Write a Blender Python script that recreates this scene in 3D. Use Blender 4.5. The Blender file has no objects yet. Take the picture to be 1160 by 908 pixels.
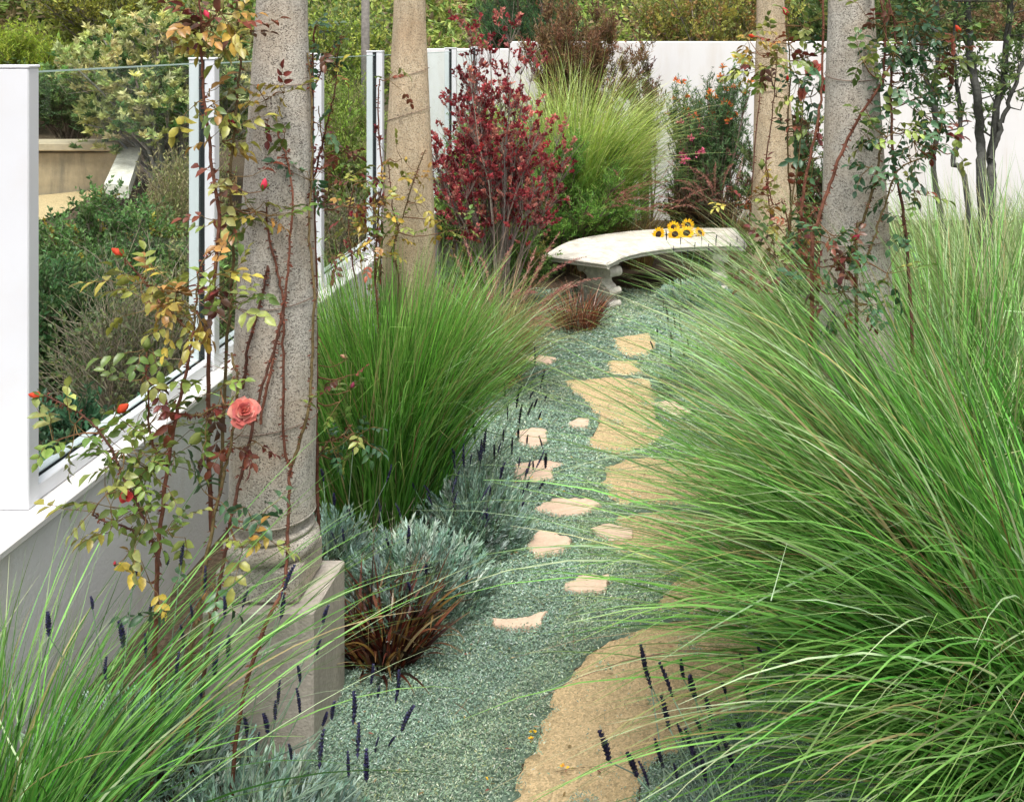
import bpy, math
import numpy as np
from mathutils import Vector
PI = math.pi
C = bpy.context.scene.collection
F, H, VX, VY = 1150.0, 2.4, 743.0, 45.0
rs = np.random.RandomState(11)

def P(x, y, D):
    """a point seen at photo pixel x,y standing D metres away"""
    return np.array([(x-VX)/F*D, D, H-(y-VY)/F*D])
def G(x, y, z=0.0):
    """point of the level ground at height z seen at pixel x,y"""
    D = (H-z)*F/(y-VY)
    return np.array([(x-VX)/F*D, D, z])

# ------------------------------------------------------------------ objects
def tag(o, label=None, cat=None, group=None, kind=None):
    if label: o['label'] = label
    if cat: o['category'] = cat
    if group: o['group'] = group
    if kind: o['kind'] = kind
    return o
def thing(name, label, cat, loc=(0, 0, 0), rz=0, group=None):
    o = bpy.data.objects.new(name, None); C.objects.link(o)
    o.location = loc; o.rotation_euler = (0, 0, rz); o.empty_display_size = .1
    return tag(o, label, cat, group)
def link(name, me, parent=None):
    o = bpy.data.objects.new(name, me); C.objects.link(o)
    if parent is not None:
        o.parent = parent
    return o

class MB:
    def __init__(s): s.V = []; s.Q = []; s.T = []; s.N = []; s.C = []; s.n = 0
    def add(s, v, q=None, t=None, c=(1, 1, 1), ng=None):
        v = np.asarray(v, float).reshape(-1, 3)
        if q is not None and len(q): s.Q.append(np.asarray(q, int).reshape(-1, 4)+s.n)
        if t is not None and len(t): s.T.append(np.asarray(t, int).reshape(-1, 3)+s.n)
        if ng is not None:
            for f in ng: s.N.append([i+s.n for i in f])
        c = np.asarray(c, float)
        if c.ndim == 1: c = np.tile(c[:3], (len(v), 1))
        s.V.append(v); s.C.append(c.reshape(-1, 3)); s.n += len(v)
        return s
    def build(s, name, mat, parent=None, smooth=True, origin=None):
        V = np.concatenate(s.V); Cc = np.concatenate(s.C)
        if parent is not None and origin is None: origin = world_loc(parent)
        if origin is not None: V = V-np.asarray(origin, float)
        if parent is not None and not isinstance(origin, type(None)):
            rz = world_rz(parent)
            if rz:
                c_, s_ = math.cos(-rz), math.sin(-rz)
                V = np.stack([V[:, 0]*c_-V[:, 1]*s_, V[:, 0]*s_+V[:, 1]*c_, V[:, 2]], 1)
        Q = np.concatenate(s.Q) if s.Q else np.zeros((0, 4), int)
        T = np.concatenate(s.T) if s.T else np.zeros((0, 3), int)
        loops = [Q.ravel(), T.ravel()]; tot = [np.full(len(Q), 4), np.full(len(T), 3)]
        for f in s.N: loops.append(np.array(f)); tot.append(np.array([len(f)]))
        loops = np.concatenate(loops); tot = np.concatenate(tot)
        me = bpy.data.meshes.new(name)
        me.vertices.add(len(V)); me.vertices.foreach_set('co', V.ravel().astype(np.float32))
        me.loops.add(len(loops)); me.loops.foreach_set('vertex_index', loops.astype(np.int32))
        me.polygons.add(len(tot))
        me.polygons.foreach_set('loop_start', (np.cumsum(tot)-tot).astype(np.int32))
        me.polygons.foreach_set('use_smooth', np.full(len(tot), smooth))
        a = me.attributes.new('Col', 'FLOAT_COLOR', 'POINT')
        a.data.foreach_set('color', np.concatenate([np.clip(Cc, 0, 1), np.ones((len(Cc), 1))], 1).ravel().astype(np.float32))
        me.materials.append(mat); me.update(calc_edges=True); me.validate()
        return link(name, me, parent)
def world_loc(o):
    l = np.zeros(3)
    while o is not None: l = l+np.array(o.location); o = o.parent
    return l
def world_rz(o):
    r = 0
    while o is not None: r += o.rotation_euler[2]; o = o.parent
    return r

# ------------------------------------------------------------------ shapes
def nrm(a): return a/np.maximum(np.linalg.norm(a, axis=-1, keepdims=True), 1e-9)
def box(mb, x0, x1, y0, y1, z0, z1, bev=0.0, c=(1, 1, 1)):
    if bev <= 0:
        v = [(x, y, z) for z in (z0, z1) for y in (y0, y1) for x in (x0, x1)]
        mb.add(v, q=[(0, 2, 3, 1), (4, 5, 7, 6), (0, 1, 5, 4), (2, 6, 7, 3), (0, 4, 6, 2), (1, 3, 7, 5)], c=c); return
    b = bev; idx = {}; v = []
    for zi, z in enumerate((z0, z1)):
        for yi, y in enumerate((y0, y1)):
            for xi, x in enumerate((x0, x1)):
                sx, sy, sz = (1 if xi == 0 else -1), (1 if yi == 0 else -1), (1 if zi == 0 else -1)
                for k, d in enumerate(((0, sy*b, sz*b), (sx*b, 0, sz*b), (sx*b, sy*b, 0))):
                    idx[(xi, yi, zi, k)] = len(v); v.append((x+d[0], y+d[1], z+d[2]))
    g = lambda *a: idx[a]; q = []; t = []
    for s in (0, 1):
        q.append([g(s, 0, 0, 0), g(s, 1, 0, 0), g(s, 1, 1, 0), g(s, 0, 1, 0)])
        q.append([g(0, s, 0, 1), g(1, s, 0, 1), g(1, s, 1, 1), g(0, s, 1, 1)])
        q.append([g(0, 0, s, 2), g(1, 0, s, 2), g(1, 1, s, 2), g(0, 1, s, 2)])
    for i in (0, 1):
        for j in (0, 1):
            q.append([g(i, j, 0, 0), g(i, j, 1, 0), g(i, j, 1, 1), g(i, j, 0, 1)])
            q.append([g(i, 0, j, 0), g(i, 1, j, 0), g(i, 1, j, 2), g(i, 0, j, 2)])
            q.append([g(0, i, j, 1), g(1, i, j, 1), g(1, i, j, 2), g(0, i, j, 2)])
            for k in (0, 1): t.append([g(i, j, k, 0), g(i, j, k, 1), g(i, j, k, 2)])
    mb.add(v, q=q, t=t, c=c)
def lathe(mb, prof, cx, cy, n=48, lean=(0, 0), wob=0.0, c=(1, 1, 1)):
    prof = np.array(prof, float); a = np.arange(n)/n*2*PI; K = len(prof)
    z0 = prof[0, 1]
    R = prof[:, 0][:, None]*(1+wob*np.sin(a*3+prof[:, 1][:, None]*5)+wob*.7*np.sin(a*5-prof[:, 1][:, None]*9))
    X = cx+lean[0]*(prof[:, 1]-z0)[:, None]+R*np.cos(a); Y = cy+lean[1]*(prof[:, 1]-z0)[:, None]+R*np.sin(a)
    Z = np.repeat(prof[:, 1][:, None], n, 1)
    q = [(k*n+i, k*n+(i+1) % n, (k+1)*n+(i+1) % n, (k+1)*n+i) for k in range(K-1) for i in range(n)]
    mb.add(np.stack([X, Y, Z], -1), q=q, ng=[list(range(n))[::-1], list(range((K-1)*n, K*n))], c=c)
def tubes(mb, pts, rad, sides=5, c=(1, 1, 1)):
    pts = np.asarray(pts, float)
    if pts.ndim == 2: pts = pts[None]
    N, K, _ = pts.shape; rad = np.broadcast_to(np.asarray(rad, float), (N, K))
    t = nrm(np.gradient(pts, axis=1)); m = nrm(t.mean(1))
    ref = np.where(np.abs(m[:, 2:3]) > .8, np.array([[1., 0, 0]]), np.array([[0, 0, 1.]]))[:, None, :]
    u = nrm(np.cross(t, ref)); w = np.cross(t, u)
    a = np.arange(sides)/sides*2*PI
    v = pts[:, :, None, :]+rad[:, :, None, None]*(u[:, :, None, :]*np.cos(a)[:, None]+w[:, :, None, :]*np.sin(a)[:, None])
    base = (np.arange(N)*K*sides)[:, None, None]; k = (np.arange(K-1)*sides)[None, :, None]; i = np.arange(sides)[None, None, :]; j = (i+1) % sides
    q = np.stack([base+k+i, base+k+j, base+k+sides+j, base+k+sides+i], -1)
    c = np.asarray(c, float)
    if c.ndim == 2: c = np.repeat(c, K*sides, 0)
    mb.add(v, q=q, c=c)
def spline(pts, n):
    pts = np.asarray(pts, float)
    if len(pts) == 2: return pts[0]+(pts[1]-pts[0])*np.linspace(0, 1, n)[:, None]
    p = np.vstack([2*pts[0]-pts[1], pts, 2*pts[-1]-pts[-2]]); out = []
    for s in np.linspace(0, len(pts)-1-1e-6, n):
        i = int(s); u = s-i; a, b, c_, d = p[i], p[i+1], p[i+2], p[i+3]
        out.append(.5*((2*b)+(-a+c_)*u+(2*a-5*b+4*c_-d)*u*u+(-a+3*b-3*c_+d)*u**3))
    return np.array(out)
def ribbons(mb, pts, wid, side, col):
    """pts N,K,3; wid N,K; side N,K,3; col N,K,3"""
    N, K, _ = pts.shape
    L = pts-side*wid[..., None]/2; R = pts+side*wid[..., None]/2
    v = np.stack([L, R], 2)
    b = (np.arange(N)*K*2)[:, None]; k = (np.arange(K-1)*2)[None]
    q = np.stack([b+k, b+k+1, b+k+3, b+k+2], -1)
    mb.add(v, q=q, c=np.repeat(col[:, :, None, :], 2, 2))
def leaf4(mb, pos, d, up, L, W, col, fold=.25):
    """folded diamond leaves"""
    pos = np.asarray(pos, float); d = nrm(d); s = nrm(np.cross(d, up)); n = np.cross(s, d)
    L = np.asarray(L)[..., None]*np.ones((len(pos), 1)); W = np.asarray(W)[..., None]*np.ones((len(pos), 1))
    a = pos; m = pos+d*L*.5-n*W*0; l = m-s*W/2+n*W*fold; r = m+s*W/2+n*W*fold; t = pos+d*L
    v = np.stack([a, r, t, l], 1); i = (np.arange(len(pos))*4)[:, None]
    mb.add(v, t=np.concatenate([i+np.array([[0, 1, 2]]), i+np.array([[0, 2, 3]])]), c=np.repeat(col, 4, 0))
def leaf8(mb, pos, d, up, L, W, col, bend=.2, fold=.15):
    pos = np.asarray(pos, float); d = nrm(d); s = nrm(np.cross(d, up)); n = np.cross(s, d); N = len(pos)
    L = (np.asarray(L)*np.ones(N))[:, None]; W = (np.asarray(W)*np.ones(N))[:, None]
    def at(u, v, zz): return pos+d*L*u+s*W*v+n*(zz*W-bend*L*u*u)
    P_ = [at(0, 0, 0), at(.3, -.42, fold), at(.3, 0, 0), at(.3, .42, fold), at(.66, -.4, fold), at(.68, 0, 0), at(.66, .4, fold), at(1, 0, 0), at(.1,-.16,.03), at(.1,.16,.03)]
    v = np.stack(P_, 1); i = (np.arange(N)*10)[:, None]
    T = [[0, 2, 8], [0, 9, 2], [8, 2, 1], [9, 3, 2], [4, 5, 7], [5, 6, 7]]; Q = [[1, 2, 5, 4], [2, 3, 6, 5]]
    mb.add(v, q=np.concatenate([i+np.array([x]) for x in Q]), t=np.concatenate([i+np.array([x]) for x in T]), c=np.repeat(col, 10, 0))
def rdir(n, zmin=-1, zmax=1, r=rs):
    z = r.uniform(zmin, zmax, n); a = r.uniform(0, 2*PI, n); q = np.sqrt(1-z*z)
    return np.stack([q*np.cos(a), q*np.sin(a), z], 1)
def pal(n, cols, r=rs, var=.18, w=None):
    cols = np.array(cols, float); i = r.choice(len(cols), n, p=w)
    return cols[i]*np.exp(r.normal(0, var, (n, 1)))*(1+r.normal(0, .05, (n, 3)))

# ------------------------------------------------------------------ materials
def nodes(name):
    m = bpy.data.materials.new(name); m.use_nodes = True; nt = m.node_tree; nt.nodes.clear()
    o = nt.nodes.new('ShaderNodeOutputMaterial'); return m, nt, o
def N_(nt, t, **k):
    n = nt.nodes.new(t)
    for a, b in k.items():
        if a in n.inputs: n.inputs[a].default_value = b
        else: setattr(n, a, b)
    return n
def ramp(nt, fac, stops, interp='LINEAR'):
    r = nt.nodes.new('ShaderNodeValToRGB'); r.color_ramp.interpolation = interp; e = r.color_ramp.elements
    while len(e) < len(stops): e.new(.5)
    for i, (p, c) in enumerate(stops): e[i].position = p; e[i].color = (*c, 1)
    nt.links.new(fac, r.inputs[0]); return r.outputs[0]
def mixc(nt, a, b, fac, mode='MIX'):
    m = nt.nodes.new('ShaderNodeMix'); m.data_type = 'RGBA'; m.blend_type = mode
    for s, v in ((m.inputs[6], a), (m.inputs[7], b)):
        if isinstance(v, tuple): s.default_value = (*v, 1)
        else: nt.links.new(v, s)
    if isinstance(fac, (int, float)): m.inputs[0].default_value = fac
    else: nt.links.new(fac, m.inputs[0])
    return m.outputs[2]
def foliage(name, rough=.55, trans=.35, gloss=.35, nscale=14, namt=.35):
    m, nt, o = nodes(name); L = nt.links.new
    at = N_(nt, 'ShaderNodeAttribute', attribute_name='Col')
    tc = N_(nt, 'ShaderNodeTexCoord'); nz = N_(nt, 'ShaderNodeTexNoise'); nz.inputs['Scale'].default_value = nscale; nz.inputs['Detail'].default_value = 3
    L(tc.outputs['Object'], nz.inputs['Vector'])
    v = ramp(nt, nz.outputs[0], [(.3, (1-namt,)*3), (.7, (1+namt*.6,)*3)])
    col = mixc(nt, at.outputs['Color'], v, 1.0, 'MULTIPLY')
    pr = N_(nt, 'ShaderNodeBsdfPrincipled'); L(col, pr.inputs['Base Color']); pr.inputs['Roughness'].default_value = rough
    pr.inputs['Specular IOR Level'].default_value = gloss
    tr = N_(nt, 'ShaderNodeBsdfTranslucent')
    tcol = mixc(nt, col, (1.0, 1.0, .45), .25, 'MULTIPLY'); L(tcol, tr.inputs['Color'])
    mx = N_(nt, 'ShaderNodeMixShader'); mx.inputs[0].default_value = trans
    L(pr.outputs[0], mx.inputs[1]); L(tr.outputs[0], mx.inputs[2]); L(mx.outputs[0], o.inputs[0]); return m
def plain(name, col, rough=.6, nscale=20, amt=.12, bump=0.0, bscale=60, spec=.5, dirt=None, metallic=0, attr=False):
    m, nt, o = nodes(name); L = nt.links.new; tc = N_(nt, 'ShaderNodeTexCoord')
    nz = N_(nt, 'ShaderNodeTexNoise'); nz.inputs['Scale'].default_value = nscale; nz.inputs['Detail'].default_value = 6; L(tc.outputs['Object'], nz.inputs['Vector'])
    v = ramp(nt, nz.outputs[0], [(.3, (1-amt,)*3), (.7, (1+amt*.5,)*3)])
    src = col
    if attr: src = N_(nt, 'ShaderNodeAttribute', attribute_name='Col').outputs['Color']
    c = mixc(nt, src, v, 1.0, 'MULTIPLY')
    if dirt:
        n2 = N_(nt, 'ShaderNodeTexNoise'); n2.inputs['Scale'].default_value = dirt[1]; n2.inputs['Detail'].default_value = 8; n2.inputs['Roughness'].default_value = .65
        mp = N_(nt, 'ShaderNodeMapping'); mp.inputs['Scale'].default_value = dirt[3] if len(dirt) > 3 else (1, 1, 1); L(tc.outputs['Object'], mp.inputs[0]); L(mp.outputs[0], n2.inputs['Vector'])
        f = ramp(nt, n2.outputs[0], [(.48, (0, 0, 0)), (.72, (dirt[2],)*3)]); c = mixc(nt, c, dirt[0], f)
    pr = N_(nt, 'ShaderNodeBsdfPrincipled'); L(c, pr.inputs['Base Color']); pr.inputs['Roughness'].default_value = rough
    pr.inputs['Specular IOR Level'].default_value = spec; pr.inputs['Metallic'].default_value = metallic
    if bump:
        nb = N_(nt, 'ShaderNodeTexNoise'); nb.inputs['Scale'].default_value = bscale; nb.inputs['Detail'].default_value = 5; L(tc.outputs['Object'], nb.inputs['Vector'])
        b = N_(nt, 'ShaderNodeBump'); b.inputs['Strength'].default_value = bump; b.inputs['Distance'].default_value = .01; L(nb.outputs[0], b.inputs['Height']); L(b.outputs[0], pr.inputs['Normal'])
    L(pr.outputs[0], o.inputs[0]); return m
def granite(name, light, mid, dark, tan, tanamt):
    m, nt, o = nodes(name); L = nt.links.new; tc = N_(nt, 'ShaderNodeTexCoord')
    n1 = N_(nt, 'ShaderNodeTexNoise'); n1.inputs['Scale'].default_value = 130; n1.inputs['Detail'].default_value = 4; n1.inputs['Roughness'].default_value = .75; L(tc.outputs['Object'], n1.inputs['Vector'])
    base = ramp(nt, n1.outputs[0], [(.30, dark), (.42, mid), (.55, light), (.8, light)])
    n2 = N_(nt, 'ShaderNodeTexNoise'); n2.inputs['Scale'].default_value = 5; n2.inputs['Detail'].default_value = 6; L(tc.outputs['Object'], n2.inputs['Vector'])
    f = ramp(nt, n2.outputs[0], [(.4, (0, 0, 0)), (.7, (tanamt,)*3)])
    c = mixc(nt, base, tan, f)
    n4 = N_(nt, 'ShaderNodeTexNoise'); n4.inputs['Scale'].default_value = 9; n4.inputs['Detail'].default_value = 7; n4.inputs['Roughness'].default_value = .7
    mp = N_(nt, 'ShaderNodeMapping'); mp.inputs['Scale'].default_value = (1, 1, .22); L(tc.outputs['Object'], mp.inputs[0]); L(mp.outputs[0], n4.inputs['Vector'])
    c = mixc(nt, c, (.50, .50, .47), ramp(nt, n4.outputs[0], [(.42, (0, 0, 0)), (.72, (.85,)*3)]), 'MULTIPLY')
    v = N_(nt, 'ShaderNodeTexVoronoi'); v.inputs['Scale'].default_value = 175; v.inputs['Randomness'].default_value = 1; L(tc.outputs['Object'], v.inputs['Vector'])
    n3 = N_(nt, 'ShaderNodeTexNoise'); n3.inputs['Scale'].default_value = 45; n3.inputs['Detail'].default_value = 5; n3.inputs['Roughness'].default_value = .7; L(tc.outputs['Object'], n3.inputs['Vector'])
    sp = ramp(nt, v.outputs['Distance'], [(.25, (1, 1, 1)), (.42, (0, 0, 0))]); sp2 = mixc(nt, sp, ramp(nt, n3.outputs[0], [(.40, (0, 0, 0)), (.58, (.9, .9, .9))]), 1.0, 'MULTIPLY')
    c = mixc(nt, c, (.09, .08, .07), sp2)
    pr = N_(nt, 'ShaderNodeBsdfPrincipled'); L(c, pr.inputs['Base Color']); pr.inputs['Roughness'].default_value = .9; pr.inputs['Specular IOR Level'].default_value = .2
    b = N_(nt, 'ShaderNodeBump'); b.inputs['Strength'].default_value = .8; b.inputs['Distance'].default_value = .006; L(n1.outputs[0], b.inputs['Height'])
    b2 = N_(nt, 'ShaderNodeBump'); b2.invert = True; b2.inputs['Strength'].default_value = .7; b2.inputs['Distance'].default_value = .006; L(sp2, b2.inputs['Height']); L(b.outputs[0], b2.inputs['Normal']); L(b2.outputs[0], pr.inputs['Normal'])
    L(pr.outputs[0], o.inputs[0]); return m
def glass_mat():
    m, nt, o = nodes('tinted_glass'); L = nt.links.new
    t = N_(nt, 'ShaderNodeBsdfTransparent'); t.inputs[0].default_value = (.93, .972, .957, 1)
    g = N_(nt, 'ShaderNodeBsdfGlossy'); g.inputs['Roughness'].default_value = .01
    fr = N_(nt, 'ShaderNodeFresnel'); fr.inputs[0].default_value = 1.45
    nz = N_(nt, 'ShaderNodeTexNoise'); nz.inputs['Scale'].default_value = 3
    ge = N_(nt, 'ShaderNodeNewGeometry'); inv = N_(nt, 'ShaderNodeMath', operation='SUBTRACT'); inv.inputs[0].default_value = .32; L(ge.outputs['Backfacing'], inv.inputs[1]); inv.use_clamp = True
    ma = N_(nt, 'ShaderNodeMath', operation='MULTIPLY'); L(fr.outputs[0], ma.inputs[0]); L(inv.outputs[0], ma.inputs[1])
    mx = N_(nt, 'ShaderNodeMixShader'); L(ma.outputs[0], mx.inputs[0]); L(t.outputs[0], mx.inputs[1]); L(g.outputs[0], mx.inputs[2])
    L(mx.outputs[0], o.inputs[0]); return m

M = {}
M['grass'] = foliage('grass_blade', .36, .33, .6, 9, .25)
M['leaf'] = foliage('leaf', .5, .3, .35)
M['rose'] = foliage('rose_leaf', .38, .25, .5, 60, .3)
M['silver'] = foliage('silver_leaf', .75, .15, .15, 12, .2)
M['petal'] = foliage('petal', .6, .35, .2, 60, .2)
M['bark'] = plain('bark', (1, 1, 1), .85, 40, .4, .6, 80, .2, attr=True)
M['white_paint'] = plain('white_wall_paint', (.77, .76, .77), .75, 3, .06, .25, 90, .3, dirt=((.52, .47, .40), 4, .6, (1, 1, .25)))
M['far_paint'] = plain('back_wall_paint', (.74, .73, .72), .8, 2, .05, .12, 60, .3, dirt=((.58, .51, .42), 2.2, .6, (1, 1, .22)))
M['coping'] = plain('coping_paint', (.66, .65, .64), .6, 6, .05, .1, 90, .3, dirt=((.6, .5, .4), 5, .35))
M['frame'] = plain('white_powder_coat', (.70, .71, .74), .35, 5, .03, 0, spec=.5, dirt=((.6, .55, .48), 6, .15))
M['gasket'] = plain('black_gasket', (.015, .018, .02), .45, 20, .3)
M['glass'] = glass_mat()
M['edge'] = plain('glass_edge', (.45, .62, .56), .2, 20, .1, 0, spec=.8)
M['stone_grey'] = granite('rough_granite', (.62, .58, .51), (.44, .41, .36), (.14, .12, .10), (.58, .45, .32), .6)
M['stone_tan'] = granite('tan_granite', (.68, .56, .40), (.52, .40, .26), (.20, .14, .09), (.56, .38, .23), .6)
M['pedestal'] = plain('cast_stone', (.46, .41, .35), .85, 60, .2, .35, 120, .2, dirt=((.24, .22, .19), 5, .8, (1, 1, .25)))
M['bench'] = plain('bench_stone', (.66, .62, .54), .85, 30, .2, .6, 80, .25, dirt=((.34, .31, .25), 6, .85))
M['concrete'] = plain('old_concrete', (.38, .30, .20), .9, 12, .2, .4, 60, .2, dirt=((.16, .14, .11), 2.5, .8, (3, 3, .4)))
M['wood'] = plain('weathered_pole', (.22, .20, .18), .9, 30, .3, .5, 60, .2)
M['wire'] = plain('rusty_wire', (.22, .15, .11), .6, 50, .3)

def ground_mat(name, cols, scale, bump, stones=True):
    m, nt, o = nodes(name); L = nt.links.new; tc = N_(nt, 'ShaderNodeTexCoord')
    n1 = N_(nt, 'ShaderNodeTexNoise'); n1.inputs['Scale'].default_value = scale; n1.inputs['Detail'].default_value = 8; n1.inputs['Roughness'].default_value = .75; L(tc.outputs['Object'], n1.inputs['Vector'])
    n2 = N_(nt, 'ShaderNodeTexNoise'); n2.inputs['Scale'].default_value = 2.3; n2.inputs['Detail'].default_value = 4; L(tc.outputs['Object'], n2.inputs['Vector'])
    c = ramp(nt, n1.outputs[0], [(.3, cols[0]), (.5, cols[1]), (.68, cols[2])])
    c = mixc(nt, c, (.88, .86, .84), ramp(nt, n2.outputs[0], [(.4, (0, 0, 0)), (.7, (.6,)*3)]), 'MULTIPLY')
    pr = N_(nt, 'ShaderNodeBsdfPrincipled'); pr.inputs['Roughness'].default_value = .95; pr.inputs['Specular IOR Level'].default_value = .15
    if stones:
        v = N_(nt, 'ShaderNodeTexVoronoi'); v.inputs['Scale'].default_value = 110; L(tc.outputs['Object'], v.inputs['Vector'])
        cc = ramp(nt, v.outputs['Color'], [(0, (.55,)*3), (.5, (.95,)*3), (1, (1.25,)*3)]); c = mixc(nt, c, cc, .8, 'MULTIPLY')
    L(c, pr.inputs['Base Color'])
    b = N_(nt, 'ShaderNodeBump'); b.inputs['Strength'].default_value = bump; b.inputs['Distance'].default_value = .02; L(n1.outputs[0], b.inputs['Height']); L(b.outputs[0], pr.inputs['Normal'])
    L(pr.outputs[0], o.inputs[0]); return m
M['soil'] = ground_mat('garden_soil', ((.05, .035, .022), (.10, .072, .048), (.17, .13, .09)), 40, 1.0)
M['gravel'] = ground_mat('decomposed_granite', ((.36, .24, .12), (.70, .52, .29), (.84, .68, .44)), 150, .8)
M['flag'] = plain('flagstone', (.64, .47, .35), .85, 14, .2, .4, 50, .25, dirt=((.42, .29, .22), 9, .6))

# ------------------------------------------------------------------ terrain
def smooth(a, b, x):
    t = np.clip((x-a)/(b-a), 0, 1); return t*t*(3-2*t)
def terr(x, y):
    x = np.asarray(x, float); y = np.asarray(y, float)
    left = smooth(2.45, 5.6, -x)*(.15+.75*smooth(4, 10, y))+smooth(6.5, 16, -x)*2.0*smooth(2, 14, y)
    back = smooth(13.8, 16.5, y)*1.0+smooth(17, 40, y)*6.5
    right = smooth(6.5, 20, x)*2.0
    n = .10*np.sin(x*1.3+y*.7)*np.sin(y*1.1-x*.4)
    out = np.clip(smooth(2.4, 3.2, -x)+smooth(13.8, 15, y)+smooth(6, 8, x), 0, 1)
    return left+back+right+n*out
xs = np.concatenate([[-260, -150, -100, -70, -50, -40, -32, -26], np.arange(-22, -2.4, .3), [-2.4, -2.3], np.arange(-2.0, 6.1, .4), np.arange(6.5, 22, .8), [26, 32, 40, 50, 70, 100, 150, 260]])
ys = np.concatenate([[-120, -60, -30, -15, -8], np.arange(-4, 13.6, .4), np.arange(13.7, 24, .35), np.arange(24.5, 44, 1.), [48, 60, 90, 150, 300]])
X, Y = np.meshgrid(xs, ys); nx = len(xs)
g = MB(); q = [(j*nx+i, j*nx+i+1, (j+1)*nx+i+1, (j+1)*nx+i) for j in range(len(ys)-1) for i in range(nx-1)]
g.add(np.stack([X, Y, terr(X, Y)], -1), q=q)
tag(g.build('ground', M['soil']), kind='structure')

def inpoly(px, py, poly):
    ins = np.zeros(len(px), bool); n = len(poly)
    for i in range(n):
        x0, y0 = poly[i]; x1, y1 = poly[(i+1) % n]
        c = ((y0 > py) != (y1 > py)) & (px < (x1-x0)*(py-y0)/(y1-y0+1e-12)+x0); ins ^= c
    return ins
def ragged(poly, amp, step, r=rs):
    out = []
    poly = np.array(poly, float); n = len(poly)
    for i in range(n):
        a, b = poly[i], poly[(i+1) % n]; L = np.linalg.norm(b-a); k = max(1, int(L/step)); nn = np.array([-(b-a)[1], (b-a)[0]])/max(L, 1e-6)
        for j in range(k): out.append(a+(b-a)*j/k+nn*r.normal(0, amp)*(0 if j == 0 else 1))
    return np.array(out)
path_img = [
 [(556, 935), (580, 892), (610, 838), (622, 800), (650, 762), (690, 728), (740, 708), (830, 700), (868, 745), (850, 800), (790, 835), (735, 870), (700, 935)],
 [(738, 692), (760, 664), (800, 640), (880, 648), (900, 690), (850, 698), (790, 696)],
 [(694, 628), (700, 585), (760, 578), (850, 590), (870, 632), (800, 634), (740, 640)],
 [(680, 548), (686, 530), (720, 520), (800, 520), (850, 545), (860, 572), (780, 574), (700, 572)],
 [(664, 508), (680, 480), (668, 462), (652, 448), (640, 432), (690, 428), (735, 430), (746, 446), (742, 470), (760, 490), (740, 505), (700, 516)],
 [(687, 424), (690, 410), (722, 409), (726, 424), (708, 428)],
 [(697, 398), (694, 384), (735, 378), (745, 392), (738, 405), (715, 406)]]
paths = [ragged([G(x, y)[:2] for x, y in p], .012, .035) for p in path_img]
pm = MB()
for p in paths: pm.add(np.column_stack([p, np.full(len(p), .006)]), ng=[list(range(len(p)))])
tag(pm.build('path', M['gravel'], smooth=False), kind='structure')

flag_img = [
 ([(590, 404), (612, 401), (630, 404), (625, 411), (600, 411)], 'small tan flagstone farthest up the path, beside the grass tips'),
 ([(585, 487), (603, 483), (619, 485), (621, 498), (606, 506), (587, 500)], 'small pale pink flagstone behind the larger pink one at the left bed edge'),
 ([(583, 524), (612, 519), (640, 523), (624, 532), (628, 541), (607, 545), (584, 541)], 'pink notched flagstone at the left bed edge beside the silver shrubs'),
 ([(605, 574), (625, 563), (665, 562), (682, 570), (660, 580), (625, 582)], 'long tan flagstone lying crosswise in front of the pink ones'),
 ([(596, 616), (610, 597), (648, 608), (638, 622), (606, 629)], 'peach wedge shaped flagstone with a dark spot near the silver shrub'),
 ([(556, 698), (580, 699), (602, 696), (621, 690), (606, 708), (560, 707)], 'narrow pink flagstone sliver almost overgrown in the open ground cover'),
 ([(637, 664), (655, 650), (690, 648), (686, 667), (650, 667)], 'pale cream flagstone half hidden under the tips of the big grass'),
 ([(668, 597), (690, 591), (717, 597), (716, 606), (690, 612)], 'cream flagstone right of the peach wedge among grass tips'),
 ([(643, 479), (655, 472), (668, 473), (667, 481), (650, 483)], 'tiny pale flagstone left of the tan path patch'),
 ([(740, 455), (762, 451), (784, 464), (775, 471), (758, 469)], 'white flagstone to the right of the tan path under the grass')]
flags = []
for pts, lab in flag_img:
    p = ragged([G(x, y, .03)[:2] for x, y in pts], .007, .03); flags.append(p); n = len(p)
    b = MB(); c = p.mean(0); pin = c+(p-c)*.955; pb = p
    zt = .026
    V = np.vstack([np.column_stack([pb, np.full(n, -.01)]), np.column_stack([pb, np.full(n, zt-.009)]), np.column_stack([pin, np.full(n, zt)])])
    qq = [(k*n+i, k*n+(i+1) % n, (k+1)*n+(i+1) % n, (k+1)*n+i) for k in (0, 1) for i in range(n)]
    b.add(V-np.array([c[0], c[1], 0]), q=qq, ng=[list(range(2*n, 3*n))])
    o = b.build('flagstone', M['flag'], smooth=False); o.location = (c[0], c[1], 0)
    tag(o, lab, 'flagstone', 'flagstones set in the ground cover')

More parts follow.
